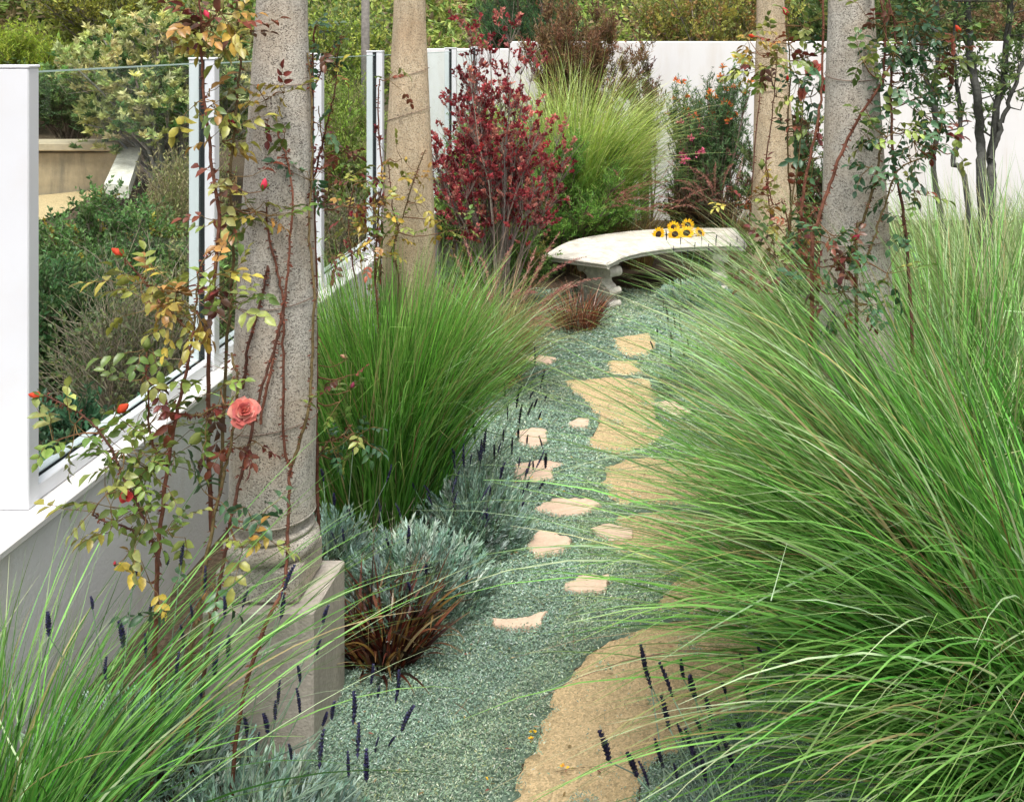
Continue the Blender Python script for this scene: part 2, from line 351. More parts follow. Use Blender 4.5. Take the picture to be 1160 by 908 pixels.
# ------------------------------------------------------------------ ground cover (uncountable)
def cover_noise(x, y):
    return (np.sin(x*7+1.3*np.sin(y*5))*np.sin(y*8+1.7*np.sin(x*6))+.6*np.sin(x*19+y*11)*np.sin(y*23-x*7))
def make_cover():
    b = MB(); r = np.random.RandomState(5)
    for (y0, y1, dens, L) in ((2.5, 3.8, 47000, .0098), (3.8, 5.2, 33000, .0115), (5.2, 7.2, 15000, .015), (7.2, 9.7, 7000, .022)):
        x0, x1 = -1.45, 1.5; n = int((x1-x0)*(y1-y0)*dens)
        x = r.uniform(x0, x1, n); y = r.uniform(y0, y1, n)
        k = cover_noise(x, y)
        ok = np.ones(n, bool)
        jx = x+r.normal(0, .017, n)+.01*np.sin(y*31+x*17); jy = y+r.normal(0, .017, n)+.01*np.sin(x*27-y*13)
        for p in paths:
            ok &= ~(inpoly(jx, jy, p) & (r.rand(n) > np.where(k+.25*np.sin(x*41+y*37) > 1.12, .6, .012)))
        for p in flags: ok &= ~inpoly(x+r.normal(0, .011, n), y+r.normal(0, .011, n), p)
        ok &= (x > -1.12+.08*np.sin(y*5)+.05*r.normal(0, 1, n))
        x, y, k = x[ok], y[ok], k[ok]; n = len(x)
        z = .012+.012*np.clip(k+.6, 0, 1.6)+r.uniform(0, .016, n)
        d = rdir(n, -.15, .75, r); up = rdir(n, .3, 1, r)
        big = .5+.5*np.sin(x*2.2+y*1.7+1.2*np.sin(y*2.9))
        col = pal(n, [(.37, .49, .40), (.29, .41, .32), (.64, .72, .63), (.17, .27, .19), (.40, .46, .27)], r, .15, [.40, .32, .09, .10, .09])
        col = col*(.80+.30*big[:, None])*np.where(np.sin(x*3.1-y*2.3+2*np.sin(y*1.3))[:, None] > .3, np.array([1.03, 1.0, .90]), np.array([.97, 1., .98]))
        l = L*1.15*r.uniform(.7, 1.3, n)
        leaf4(b, np.stack([x, y, z], 1)-d*l[:, None]*.4, d, up, l, l*.33, col)
    o = b.build('ground_cover', M['silver'], smooth=False)
    tag(o, 'silvery green creeping ground cover between the flagstones and the tan path', 'ground cover', kind='stuff')
    u = MB(); xx = np.arange(-1.25, 1.5, .022); yy = np.arange(2.4, 9.7, .022); XX, YY = np.meshgrid(xx, yy)
    k = cover_noise(XX, YY); f = np.zeros(XX.size, bool)
    for p in paths+flags:
        f |= inpoly(XX.ravel()+.01*np.sin(YY.ravel()*31+XX.ravel()*17), YY.ravel()+.01*np.sin(XX.ravel()*27-YY.ravel()*13), p)
    Z = (.010+.012*np.clip(k+.6, 0, 1.6)); Z.ravel()[f] = -.02; m_ = len(xx)
    Z[:, 0] = Z[:, -1] = -.02; Z[0] = Z[-1] = -.02
    qq = [(j*m_+i, j*m_+i+1, (j+1)*m_+i+1, (j+1)*m_+i) for j in range(len(yy)-1) for i in range(m_-1)]
    u.add(np.stack([XX, YY, Z], -1), q=qq, c=(.13, .19, .14))
    tag(u.build('turf', M['silver']), kind='structure')
make_cover()
# little fallen yellow leaves and flowers on the cover
b = MB(); r = np.random.RandomState(3)
for k, (x, y) in enumerate([(602, 541), (583, 546), (640, 556), (604, 828), (554, 882), (612, 475), (600, 838), (640, 868), (590, 600)]):
    g_ = G(x, y, .04); n = 4; leaf4(b, np.tile(g_, (n, 1))+r.normal(0, .003, (n, 3)), rdir(n, -.1, .4, r), rdir(n, .5, 1, r), .014, .009, pal(n, [(.8, .5, .04), (.7, .35, .05)], r))
tag(b.build('fallen_petals', M['petal']), 'tiny yellow petals scattered over the silvery ground cover', 'petals', kind='stuff')

b = MB(); r = np.random.RandomState(9); n = 420
x = r.uniform(-1.1, .9, n); y = 2.6+6.5*r.rand(n)**1.5; on = np.zeros(n, bool)
for p in paths: on |= inpoly(x, y, p)
z = np.where(on, .012, .045)
leaf4(b, np.stack([x, y, z], 1), rdir(n, -.1, .25, r), rdir(n, .7, 1, r), r.uniform(.008, .03, n), r.uniform(.003, .010, n), pal(n, [(.30, .20, .10), (.42, .32, .18), (.16, .10, .06), (.45, .36, .12), (.32, .12, .08)], r))
st = np.stack([x[:90]+.03, y[:90], z[:90]+.004], 1); dd = rdir(90, -.05, .05, r); L_ = r.uniform(.03, .12, (90, 1))
tubes(b, np.stack([st, st+dd*L_*.5+r.normal(0, .004, (90, 3))*[1, 1, .3], st+dd*L_], 1), .0012, 3, pal(90, [(.42, .34, .2), (.25, .17, .1)], r))
tag(b.build('leaf_litter', M['leaf'], smooth=False), 'bits of dry brown leaf and straw scattered over the path and ground cover', 'leaf litter', kind='stuff')

# ------------------------------------------------------------------ walls, fence
t = thing('low_wall', 'white painted low garden wall under the glass fence', 'wall', (-2.23, 7, 0))
b = MB(); box(b, -2.355, -2.105, .6, 13.36, -.3, .735, .006); b.build('wall_body', M['white_paint'], t, False)
b = MB(); box(b, -2.372, -2.088, .6, 13.355, .737, .768, .006); b.build('coping', M['coping'], t, False)

XG = -2.238
t = thing('glass_fence', 'clear glass windbreak fence with white posts on the low white wall', 'fence', (XG, 7, .768))
posts = [3.52, 5.0, 6.6, 8.07, 9.56, 11.05, 12.5]
z0, z1 = .768, 2.30
for i, D in enumerate(posts):
    b = MB()
    if i == 0: box(b, XG-.062, XG+.062, D-.002, D+.03, z0+.002, z1-.001, .003)
    box(b, XG-.063, XG-.0142, D, D+.06, z0+.001, z1, .003); box(b, XG+.0142, XG+.063, D, D+.06, z0+.001, z1, .003)
    box(b, XG-.066, XG+.066, D-.004, D+.064, z1+.0005, z1+.012, .003)
    po = b.build('post', M['frame'], t, False)
    b = MB(); box(b, XG-.0138, XG+.0138, D+.003, D+.057, z0+.001, z1-.001); b.build('gasket', M['gasket'], po, False)
    if i < len(posts)-1:
        D2 = posts[i+1]
        b = MB(); box(b, XG-.052, XG-.012, D+.061, D2-.001, z0+.001, z0+.06, .004); box(b, XG+.012, XG+.052, D+.061, D2-.001, z0+.001, z0+.06, .004)
        ra = b.build('bottom_rail', M['frame'], t, False)
        b = MB(); box(b, XG-.0118, XG-.005, D+.061, D2-.001, z0+.002, z0+.056); box(b, XG+.005, XG+.0118, D+.061, D2-.001, z0+.002, z0+.056); b.build('gasket', M['gasket'], ra, False)
        b = MB(); box(b, XG-.0045, XG+.0045, D+.059, D2+.002, z0+.02, z1-.02-.004*i); gp = b.build('glass_pane', M['glass'], t, False)
        b = MB(); box(b, XG-.0046, XG+.0046, D+.062, D2-.002, z1-.0195-.004*i, z1-.013-.004*i); b.build('polished_edge', M['edge'], gp, False)

t = thing('back_wall', 'tall white rendered wall closing the far end of the garden', 'wall', (2, 13.5, 0))
b = MB(); box(b, -1.95, 9, 13.5, 13.75, -.3, 2.376, .012); b.build('wall_body', M['far_paint'], t, False)
b = MB(); box(b, -3.3, -1.953, 13.52, 13.74, -.3, 2.28, .012); b.build('lower_section', M['far_paint'], t, False)

# ------------------------------------------------------------------ columns
prof = [(.142, .755), (.1425, .95), (.140, 1.2), (.135, 1.42), (.127, 1.62), (.118, 1.83), (.108, 2.05), (.097, 2.28), (.086, 2.5), (.080, 2.8), (.076, 3.2)]
prof = [tuple(p) for p in spline([(a, z, 0) for a, z in prof], 40)[:, :2]]
def column(cx, cy, lean, mat, label, wires, pede=M['pedestal']):
    t = thing('stone_column', label, 'column', (cx, cy, 0), 0, 'stone columns along the path')
    b = MB(); lathe(b, [(.13, .752), (.1455, .753), (.1455, .7545)]+prof[1:], cx, cy, 56, lean, .006); b.build('shaft', mat, t)
    b = MB()
    q_ = [(.125, .612+.001)]
    for a in np.linspace(-90, 90, 9): q_.append((.130+.030*math.cos(math.radians(a)), .650+.035*math.sin(math.radians(a))))
    q_ += [(.130, .688), (.141, .690), (.143, .700), (.138, .706), (.118, .709), (.110, .716), (.110, .730), (.116, .737), (.142, .740), (.147, .746), (.146, .7515)]
    lathe(b, q_, cx, cy, 56, (0, 0), .003); b.build('base_moulding', mat, t)
    b = MB(); box(b, cx-.145, cx+.135, cy-.135, cy+.13, .493, .613, .012); b.build('plinth', mat, t, False)
    b = MB(); box(b, cx-.17, cx+.202, cy-.172, cy+.172, -.2, .49, .006); b.build('pedestal', pede, t, False)
    for z, tilt, dr in wires:
        rr = np.interp(z, [p[1] for p in prof], [p[0] for p in prof])+.004; a = np.linspace(0, 2*PI, 40)
        dx = lean[0]*(z-.75)
        pts = np.stack([cx+dx+rr*np.cos(a), cy+rr*np.sin(a), z+tilt*rr*np.cos(a)+dr*np.sin(a)*rr], 1)
        b = MB(); tubes(b, pts, .0016, 5, (1, 1, 1)); b.build('wire_tie', M['wire'], t)
    return t
column(-1.345, 3.56, (.019, 0), M['stone_grey'], 'large speckled grey granite column nearest the viewer, on an exposed square stone pedestal', [(2.244, 0, 0), (1.5, .05, .1), (1.07, .1, 0)])
column(-1.333, 5.47, (.003, 0), M['stone_tan'], 'tan granite column rising behind the mid-left grass beside the red shrub', [(2.22, .25, .1), (2.0, .3, 0)])
column(.755, 3.77, (-.017, 0), M['stone_grey'], 'thick grey granite column between the roses behind the big right-hand grass', [(2.27, 0, .2), (1.66, .1, 0)])
column(.722, 6.07, (-.02, 0), M['stone_tan'], 'slim tan granite column at the right end of the bench', [(2.1, .1, 0)])

# ------------------------------------------------------------------ bench
t = thing('garden_bench', 'curved cream stone bench with scrolled legs at the end of the path', 'bench', (0, 9.8, 0))
outer = spline([(-.985, 9.10, 0), (-.80, 9.70, 0), (-.38, 10.10, 0), (.18, 10.32, 0), (.80, 10.34, 0)], 28)[:, :2]
inner = spline([(-.42, 8.76, 0), (-.27, 9.10, 0), (.0, 9.36, 0), (.36, 9.52, 0), (.84, 9.55, 0)], 28)[:, :2]
loop = np.vstack([inner, outer[::-1]]); cen = (inner+outer)/2
def inset(lp, d):
    nx_ = np.roll(lp, -1, 0)-np.roll(lp, 1, 0); nn = np.stack([nx_[:, 1], -nx_[:, 0]], 1); nn /= np.linalg.norm(nn, axis=1, keepdims=True); return lp-nn*d
rings = [(.03, .41), (.0, .425), (.0, .44), (-.012, .448), (-.02, .462), (-.012, .476), (.006, .484)]
n = len(loop); V = np.vstack([np.column_stack([inset(loop, d), np.full(n, z)]) for d, z in rings])
b = MB(); b.add(V, q=[(k*n+i, k*n+(i+1) % n, (k+1)*n+(i+1) % n, (k+1)*n+i) for k in range(len(rings)-1) for i in range(n)], c=(1, 1, 1))
m_ = n//2
for k, flip in ((0, 1), (len(rings)-1, 0)):
    vv = V[k*n:(k+1)*n]; b.add(vv, q=[(i, i+1, n-2-i, n-1-i) for i in range(m_-1)])
b.build('seat', M['bench'], t, False)
def leg_profile():
    half = [(.20, 0), (.21, .03), (.19, .06), (.155, .07), (.15, .10), (.17, .13), (.175, .17), (.15, .20), (.115, .215), (.10, .235), (.105, .26), (.14, .275), (.185, .29), (.205, .32), (.20, .355), (.17, .372), (.20, .385), (.205, .408)]
    return np.array(half)
def bench_leg(c, ang):
    b = MB(); pr_ = leg_profile(); th = .075
    d = np.array([math.cos(ang), math.sin(ang), 0]); s = np.array([-d[1], d[0], 0]); up = np.array([0, 0, 1.])
    K = len(pr_); c = np.array([c[0], c[1], 0])
    rows = []
    for (u, z) in pr_:
        rows.append([c+d*u+s*th*.8+up*z, c+d*(u+.0)-s*th*.8+up*z, c-d*u-s*th*.8+up*z, c-d*u+s*th*.8+up*z])
    V = np.array(rows).reshape(-1, 3)
    b.add(V, q=[(k*4+i, k*4+(i+1) % 4, (k+1)*4+(i+1) % 4, (k+1)*4+i) for k in range(K-1) for i in range(4)])
    for sg in (1, -1):           # raised spiral scroll on both flat faces and round volutes at the ends
        for (uc, zc, R, dirn) in ((.10, .135, .055, 1), (-.10, .135, .055, -1), (.12, .325, .05, -1), (-.12, .325, .05, 1)):
            a = np.linspace(0, 3.6*PI, 40); rr = R*(1-a/(3.9*PI))
            pts = c+d*(uc+dirn*rr*np.cos(a))[:, None]+s*sg*(th*.8)+up*(zc+rr*np.sin(a))[:, None]
            tubes(b, pts, np.linspace(.012, .005, 40), 6)
    for e in (1, -1):
        for (u, z, R) in ((.185, .15, .035), (.185, .325, .045), (.19, .035, .03)):
            a = np.linspace(-th, th, 2); pts = c+d*e*(u)+s*a[:, None]*.95+up*z
            tubes(b, pts, R, 14)
            for k_ in (0, 1):
                pc = pts[k_]; aa = np.arange(14)/14*2*PI
                b.add(np.vstack([pc+(d*np.cos(x_)+up*np.sin(x_))*R for x_ in aa]), ng=[list(range(14))])
    return b
for i in (5, 24):
    cc = cen[i]*.72+inner[i]*.28; dd = inner[i]-outer[i]
    bench_leg(cc, math.atan2(dd[1], dd[0])).build('leg', M['bench'], t, False)
    
# ------------------------------------------------------------------ sunflowers on the bench
def sunflower(loc, tilt, az, label, s=1):
    r = np.random.RandomState(int(abs(loc[0])*1000) % 9999)
    t = thing('sunflower', label, 'flower', loc, 0, 'sunflowers lying on the bench')
    nn = np.array([math.sin(tilt)*math.cos(az), math.sin(tilt)*math.sin(az), math.cos(tilt)]); u = nrm(np.cross(nn, [0.3, .9, .1])); v = np.cross(nn, u)
    c0 = np.array(loc)+nn*.012*s
    for ring, (k, L) in enumerate(((15, .05), (13, .042))):
        a = np.arange(k)/k*2*PI+ring*.2+r.normal(0, .05, k); d = u*np.cos(a)[:, None]+v*np.sin(a)[:, None]
        b = MB() if ring == 0 else b
        leaf8(b, c0+d*.022*s+nn*.003*ring, d+nn*r.uniform(0, .35, (k, 1)), np.tile(nn, (k, 1)), L*s, .02*s, pal(k, [(.85, .48, .01), (.9, .56, .02)], r, .08), .1)
    b.build('petals', M['petal'], t)
    b = MB(); pr = []
    for k in range(6): pr.append((.031*s*math.cos(k/5*PI/2)+.0005, .014*s*math.sin(k/5*PI/2)))
    a = np.arange(16)/16*2*PI; V = np.vstack([c0+nn*z+(u*np.cos(a)[:, None]+v*np.sin(a)[:, None])*R for R, z in pr])
    b.add(V, q=[(k*16+i, k*16+(i+1) % 16, (k+1)*16+(i+1) % 16, (k+1)*16+i) for k in range(5) for i in range(16)], c=(.035, .018, .01)); b.build('flower_centre', M['bark'], t)
    b = MB(); tubes(b, spline([c0-nn*.002, c0-nn*.02+np.array([.05, .03, 0]), np.array([loc[0]+.16, loc[1]+.1, .492])], 8), .004, 5, (.12, .22, .04)); b.build('stem', M['leaf'], t)
for (x, y, z, ti, az, lab) in ((747, 266, .50, .9, -1.9, 'leftmost yellow sunflower with dark centre on the bench'), (763, 258, .56, 1.1, -1.8, 'sunflower at the upper left of the bunch on the bench'),
    (779, 255, .575, 1.1, -1.5, 'topmost sunflower of the bunch on the bench'), (765, 266, .51, 1.0, -1.6, 'sunflower at the lower middle left of the bunch'),
    (778, 265, .51, 1.0, -1.4, 'sunflower under the topmost one, in the middle of the bunch'), (792, 264, .51, 1.0, -1.2, 'rightmost sunflower of the bunch on the bench')):
    g_ = G(x, y, z); sunflower(tuple(g_), ti+rs.uniform(-.25, .3), az+rs.uniform(-.5, .5), lab, rs.uniform(.85, 1.2))

# ------------------------------------------------------------------ grasses
def blades(mb, cx, cy, n, rad, L, th0, bend, width, cols, w=None, lean=(0, 0), K=12, r=rs, tipcol=(.45, .40, .18), mid=None, azs=None, pw=1.4, z0=0, tipamt=.45, ymin=None):
    a = r.uniform(0, 2*PI, n) if azs is None else azs[0]+r.normal(0, azs[1], n)
    rr = rad*np.sqrt(r.rand(n)); ab = a+r.normal(0, .7, n)
    base = np.stack([cx+rr*np.cos(ab), cy+rr*np.sin(ab), np.full(n, z0, float)], 1)
    l = r.uniform(L[0], L[1], n)*(1-.25*r.rand(n)**3); t0 = r.uniform(*th0, n)*(.4+.6*rr/max(rad, .01)); be = r.uniform(*bend, n)
    u = np.linspace(0, 1, K)
    th = t0[:, None]+be[:, None]*u[None]**pw
    am = a[:, None]+r.normal(0, .25, n)[:, None]*u[None]
    d = np.stack([np.sin(th)*np.cos(am)+lean[0]*u, np.sin(th)*np.sin(am)+lean[1]*u, np.cos(th)], -1); d = nrm(d)
    kn = r.rand(n) < .035; kp = r.randint(K//2, K-1, n); kd = rdir(n, -.9, .1, r)
    msk = (kn[:, None] & (np.arange(K)[None] >= kp[:, None]))[..., None]; d = np.where(msk, nrm(d*.6+kd[:, None]*.9), d)
    seg = (l/(K-1))[:, None, None]*d; pts = base[:, None, :]+np.concatenate([np.zeros((n, 1, 3)), np.cumsum(seg[:, :-1], 1)], 1)
    pts[..., 2] = np.maximum(pts[..., 2], .03+.02*r.rand(n)[:, None]*(u > .1))*(u > 0)+base[:, None, 2]*(u == 0)
    if ymin is not None:
        k = (pts[..., 1].min(1) > ymin); pts, d, l, n = pts[k], d[k], l[k], int(k.sum())
    sd = nrm(np.cross(d, np.array([0, 0, 1.])+r.normal(0, .45, (n, 1, 3))))
    wd = width*r.uniform(.6, 1.3, n)[:, None]*np.clip(np.minimum(.5+u*2.5, 1)*(1-u**2.5)+.06, .05, 1)[None]
    col = pal(n, cols, r, .26, w); dead = r.rand(n) < .018; col[dead] = np.array([.50, .40, .20])*r.uniform(.6, 1.1, (int(dead.sum()), 1)); col = col[:, None, :]*np.ones((1, K, 1))
    f = (np.clip((u-.6)/.4, 0, 1)**1.5)[None, :, None]*r.uniform(.1, 1, n)[:, None, None]*tipamt
    col = col*(1-f)+np.array(tipcol)*f
    ribbons(mb, pts, wd, sd, col)
    return pts
GREEN = [(.09, .29, .045), (.14, .38, .06), (.24, .50, .12), (.50, .66, .36), (.045, .15, .025), (.36, .32, .12)]
GW = [.25, .27, .23, .10, .11, .04]  # share of each blade tone; the pale one stands in for highlights on the grass
def grass(name, label, cx, cy, specs, group='arching ornamental grasses', seed=0):
    r = np.random.RandomState(seed); t = thing(name, label, 'grass', (cx, cy, 0), 0, group)
    b = MB()
    for s in specs: blades(b, cx+s.pop('dx', 0), cy+s.pop('dy', 0), r=r, **s)
    b.build('blades', M['grass'], t); return t
grass('ornamental_grass', 'huge green arching grass clump filling the lower right, spilling over the path', 1.32, 3.15, [
    dict(n=2300, rad=.34, L=(1.2, 1.95), th0=(.1, .6), bend=(.8, 1.8), width=.0088, cols=GREEN, w=GW, lean=(-.35, -.02), ymin=1.55),
    dict(n=600, rad=.3, L=(1.5, 2.05), th0=(.12, .5), bend=(.3, .9), width=.0085, cols=GREEN, w=GW, azs=(PI-.1, .35), ymin=1.55),
    dict(n=1500, rad=.32, L=(1.4, 2.2), th0=(.3, .8), bend=(.6, 1.35), width=.0082, cols=GREEN, w=GW, azs=(PI+.05, .42), ymin=1.5),
    dict(n=800, dx=-.1, dy=-.3, rad=.2, L=(.9, 1.5), th0=(.3, .9), bend=(.7, 1.4), width=.0082, cols=GREEN, w=GW, azs=(PI+.15, .55), ymin=1.5),
    dict(n=190, rad=.3, L=(1.5, 2.2), th0=(.2, .7), bend=(.6, 1.5), width=.004, cols=[(.30, .18, .08), (.34, .30, .12), (.20, .10, .06)], tipcol=(.34, .15, .10), tipamt=.9, azs=(PI, .5), ymin=1.5)], seed=1)
grass('ornamental_grass', 'pale green grass clump arching left in front of the two right-hand columns', 1.28, 4.35, [
    dict(n=2200, rad=.3, L=(1.3, 2.1), th0=(.05, .5), bend=(.4, 1.3), width=.0072, cols=GREEN[:4]+[(.40, .42, .22)], lean=(-.3, -.05)),
    dict(n=1200, rad=.25, L=(1.4, 2.1), th0=(.15, .6), bend=(.7, 1.4), width=.0068, cols=GREEN[:4]+[(.40, .42, .22)], azs=(PI, .5))], seed=2)
grass('ornamental_grass', 'upright light green grass at the right edge before the white wall', 2.0, 5.1, [
    dict(n=3000, rad=.4, L=(1.3, 1.9), th0=(.02, .4), bend=(.3, 1.0), width=.006, cols=[(.22, .38, .10), (.32, .46, .18), (.16, .30, .06), (.45, .48, .25)]),
    dict(n=900, rad=.5, dx=.9, dy=.3, L=(1.2, 1.7), th0=(.02, .4), bend=(.3, 1.0), width=.006, cols=[(.22, .38, .10), (.32, .46, .18), (.16, .30, .06)])], seed=3)
grass('ornamental_grass', 'dense upright green grass tussock at mid left in front of the tan column', -1.33, 4.95, [
    dict(n=3100, rad=.24, L=(1.0, 1.5), th0=(.0, .34), bend=(.10, .8), width=.0072, tipamt=.3, cols=[(.11, .32, .04), (.18, .44, .06), (.30, .56, .12), (.06, .17, .025), (.42, .48, .2)], w=[.32, .3, .16, .16, .06]),
    dict(n=700, rad=.25, L=(1.0, 1.5), th0=(.15, .4), bend=(.7, 1.3), width=.0055, cols=GREEN, w=GW, azs=(0, .8)),
    dict(n=260, rad=.22, L=(1.25, 1.7), th0=(.05, .45), bend=(.5, 1.4), width=.0038, cols=[(.34, .30, .12), (.30, .18, .09), (.22, .34, .08)], tipcol=(.38, .17, .11), tipamt=.9, lean=(.12, 0))], seed=4)
grass('ornamental_grass', 'green grass in the lower left corner leaning over the wall foot and pedestal', -1.84, 2.75, [
    dict(n=430, rad=.2, L=(.5, .92), th0=(.0, .55), bend=(.3, 1.2), width=.0066, cols=GREEN, w=GW, lean=(.12, .0), ymin=1.7),
    dict(n=120, rad=.18, L=(.8, 1.25), th0=(.0, .5), bend=(.3, 1.), width=.006, cols=GREEN, w=GW, lean=(.15, 0), ymin=1.7),
    dict(n=120, rad=.18, L=(1.0, 1.6), th0=(.5, .95), bend=(.5, 1.2), width=.006, cols=GREEN, w=GW, azs=(.3, .35), ymin=1.7)], seed=5)
grass('ornamental_grass', 'light green grass drift at the foot of the white wall behind the dark trunks', 2.9, 9.6, [
    dict(n=1800, rad=.7, L=(.6, 1.1), th0=(.0, .5), bend=(.3, 1.2), width=.009, cols=[(.22, .36, .12), (.32, .44, .18), (.40, .44, .24)]),
    dict(n=1500, rad=.7, dx=1.4, dy=.8, L=(.6, 1.0), th0=(.0, .5), bend=(.3, 1.2), width=.009, cols=[(.20, .34, .14), (.30, .42, .2)]),
    dict(n=1200, rad=.5, dx=-1.1, dy=.9, L=(.5, .9), th0=(.0, .5), bend=(.3, 1.2), width=.009, cols=[(.14, .26, .08), (.22, .34, .12)])], seed=8)
LIME = [(.36, .50, .08), (.48, .60, .14), (.58, .64, .24), (.24, .40, .06)]
grass('ornamental_grass', 'tall feathery yellow green grass behind the bench, against the white wall', -.88, 11.0, [
    dict(n=2600, rad=.3, L=(1.5, 2.6), th0=(.0, .4), bend=(.5, 2.0), width=.008, cols=LIME, lean=(.42, 0), pw=2.2, tipcol=(.6, .55, .3)),
    dict(n=2400, rad=.4, L=(.9, 1.9), th0=(.1, .6), bend=(.6, 1.7), width=.008, cols=[(.16, .34, .05), (.22, .42, .08), (.30, .46, .1)], pw=1.6)], seed=6)

def plume(mb, pts, r, c0, L=.14):
    """bristly flower head along the end of a stem (K,3)"""
    n = 220; u = r.rand(n); seg = pts[-6:]; i = u*(len(seg)-1); k = np.minimum(i.astype(int), len(seg)-2); f = (i-k)[:, None]
    p = seg[k]*(1-f)+seg[k+1]*f; tdir = nrm(seg[k+1]-seg[k]); d = nrm(tdir*.9+rdir(n, r=r)*.8)
    l = .024*(.3+np.sin(PI*np.clip(u*.95+.03, 0, 1)))*r.uniform(.7, 1.2, n)
    leaf4(mb, p, d, rdir(n, r=r), l, .0035, pal(n, c0, r, .2))
def fountain_grass(label, cx, cy, n, np_, cols, pcols, seed, L=(.6, 1.1), azs=None, bend=(.6, 1.6)):
    r = np.random.RandomState(seed); t = thing('fountain_grass', label, 'grass', (cx, cy, 0), 0, 'fountain grasses with plumes')
    b = MB(); blades(b, cx, cy, n, .16, L, (.05, .6), bend, .005, cols, r=r, tipcol=(.42, .28, .18)); b.build('blades', M['grass'], t)
    st = MB(); pts = blades(st, cx, cy, np_, .12, (L[1]*1.05, L[1]*1.35), (.1, .5), (.8, 1.7), .003, [(.35, .25, .12)], r=r, K=14, azs=azs)
    st.build('stalks', M['grass'], t)
    for i in range(len(pts)):
        b = MB(); plume(b, pts[i], r, pcols); b.build('plume', M['petal'], t)
PK = [(.45, .20, .17), (.55, .30, .24), (.36, .13, .12)]
fountain_grass('fountain grass with pinkish plumes arching over the left end of the bench', -.2, 10.75, 500, 22, [(.30, .16, .07), (.22, .24, .06), (.42, .30, .14)], PK, 21, azs=(-1.2, 1.3))
fountain_grass('fountain grass with pink plumes right of the bench in front of the dark shrub', .75, 10.8, 600, 26, [(.26, .12, .06), (.20, .20, .06), (.42, .30, .14)], PK, 22, (.8, 1.3), azs=(-2.2, 1.2))
fountain_grass('fountain grass with long rosy plumes behind the left end of the bench', -.85, 10.45, 350, 26, [(.30, .16, .07), (.22, .24, .06), (.42, .30, .14)], PK, 24, (.7, 1.1), azs=(-1.1, 1.0))
fountain_grass('reddish fountain grass between the tan column and the bench', -1.14, 7.0, 1200, 22, [(.30, .16, .07), (.26, .28, .08), (.42, .34, .16), (.16, .26, .06)], PK, 23, (.55, .95), azs=(.2, 1.2))

def dark_tuft(label, cx, cy, n, L, w, cols, seed, rad=.12):
    r = np.random.RandomState(seed); t = thing('red_sedge', label, 'sedge', (cx, cy, 0), 0, 'bronze red strap leaved tufts')
    b = MB(); blades(b, cx, cy, n, rad, L, (.1, .9), (.3, 1.5), w, cols, r=r, tipcol=(.32, .22, .09), tipamt=.6); b.build('leaves', M['grass'], t)
DR = [(.085, .016, .011), (.04, .010, .009), (.15, .035, .018), (.20, .11, .03), (.02, .008, .006)]
dark_tuft('dark bronze red strappy tuft beside the stone pedestal', -1.03, 3.90, 260, (.20, .46), .013, DR, 31, .11)
dark_tuft('small copper red sedge tuft at the foot of the bench leg', *G(655, 374)[:2], 420, (.22, .5), .006, [(.24, .07, .035), (.14, .04, .02), (.35, .14, .06), (.05, .02, .015)], 32, .16)

# ------------------------------------------------------------------ lavender
def spike_mesh(seed, cols, K=9, H_=.065, W=.0085):
    r = np.random.RandomState(seed); b = MB()
    bx, by = r.uniform(-.012, .012), r.uniform(-.012, .012)
    path = lambda u: np.array([bx*u*u, by*u*u, H_*u])
    for k in range(K):
        u = k/K; m = 7; a = r.uniform(0, 2*PI)+np.arange(m)/m*2*PI
        d = np.stack([np.cos(a), np.sin(a), np.full(m, .9)], 1); w = W*(1-.45*abs(u-.35)/.65)
        leaf8(b, np.tile(path(u), (m, 1)), d, np.tile([0, 0, 1.], (m, 1))-d*.2, w*1.6, w*1.1, pal(m, cols, r, .25), -.2, .3)
    tubes(b, np.array([path(0), path(.5), path(1)]), .002, 4, cols[0]); return b
PUR = [(.10, .09, .24), (.05, .045, .12), (.19, .18, .36), (.07, .07, .08), (.12, .14, .12)]
DKP = [(.045, .04, .085), (.03, .03, .05), (.07, .06, .13)]
def bake(mb, name, mat):
    o = mb.build(name, mat); me = o.data; bpy.data.objects.remove(o); return me
spikes_p = [bake(spike_mesh(40+i, PUR), 'flower_spike', M['petal']) for i in range(4)]
spikes_d = [bake(spike_mesh(50+i, DKP, 8, .075, .010), 'flower_spike', M['petal']) for i in range(4)]
SIL = [(.29, .44, .35), (.38, .53, .44), (.19, .31, .23), (.52, .62, .53), (.22, .34, .20)]
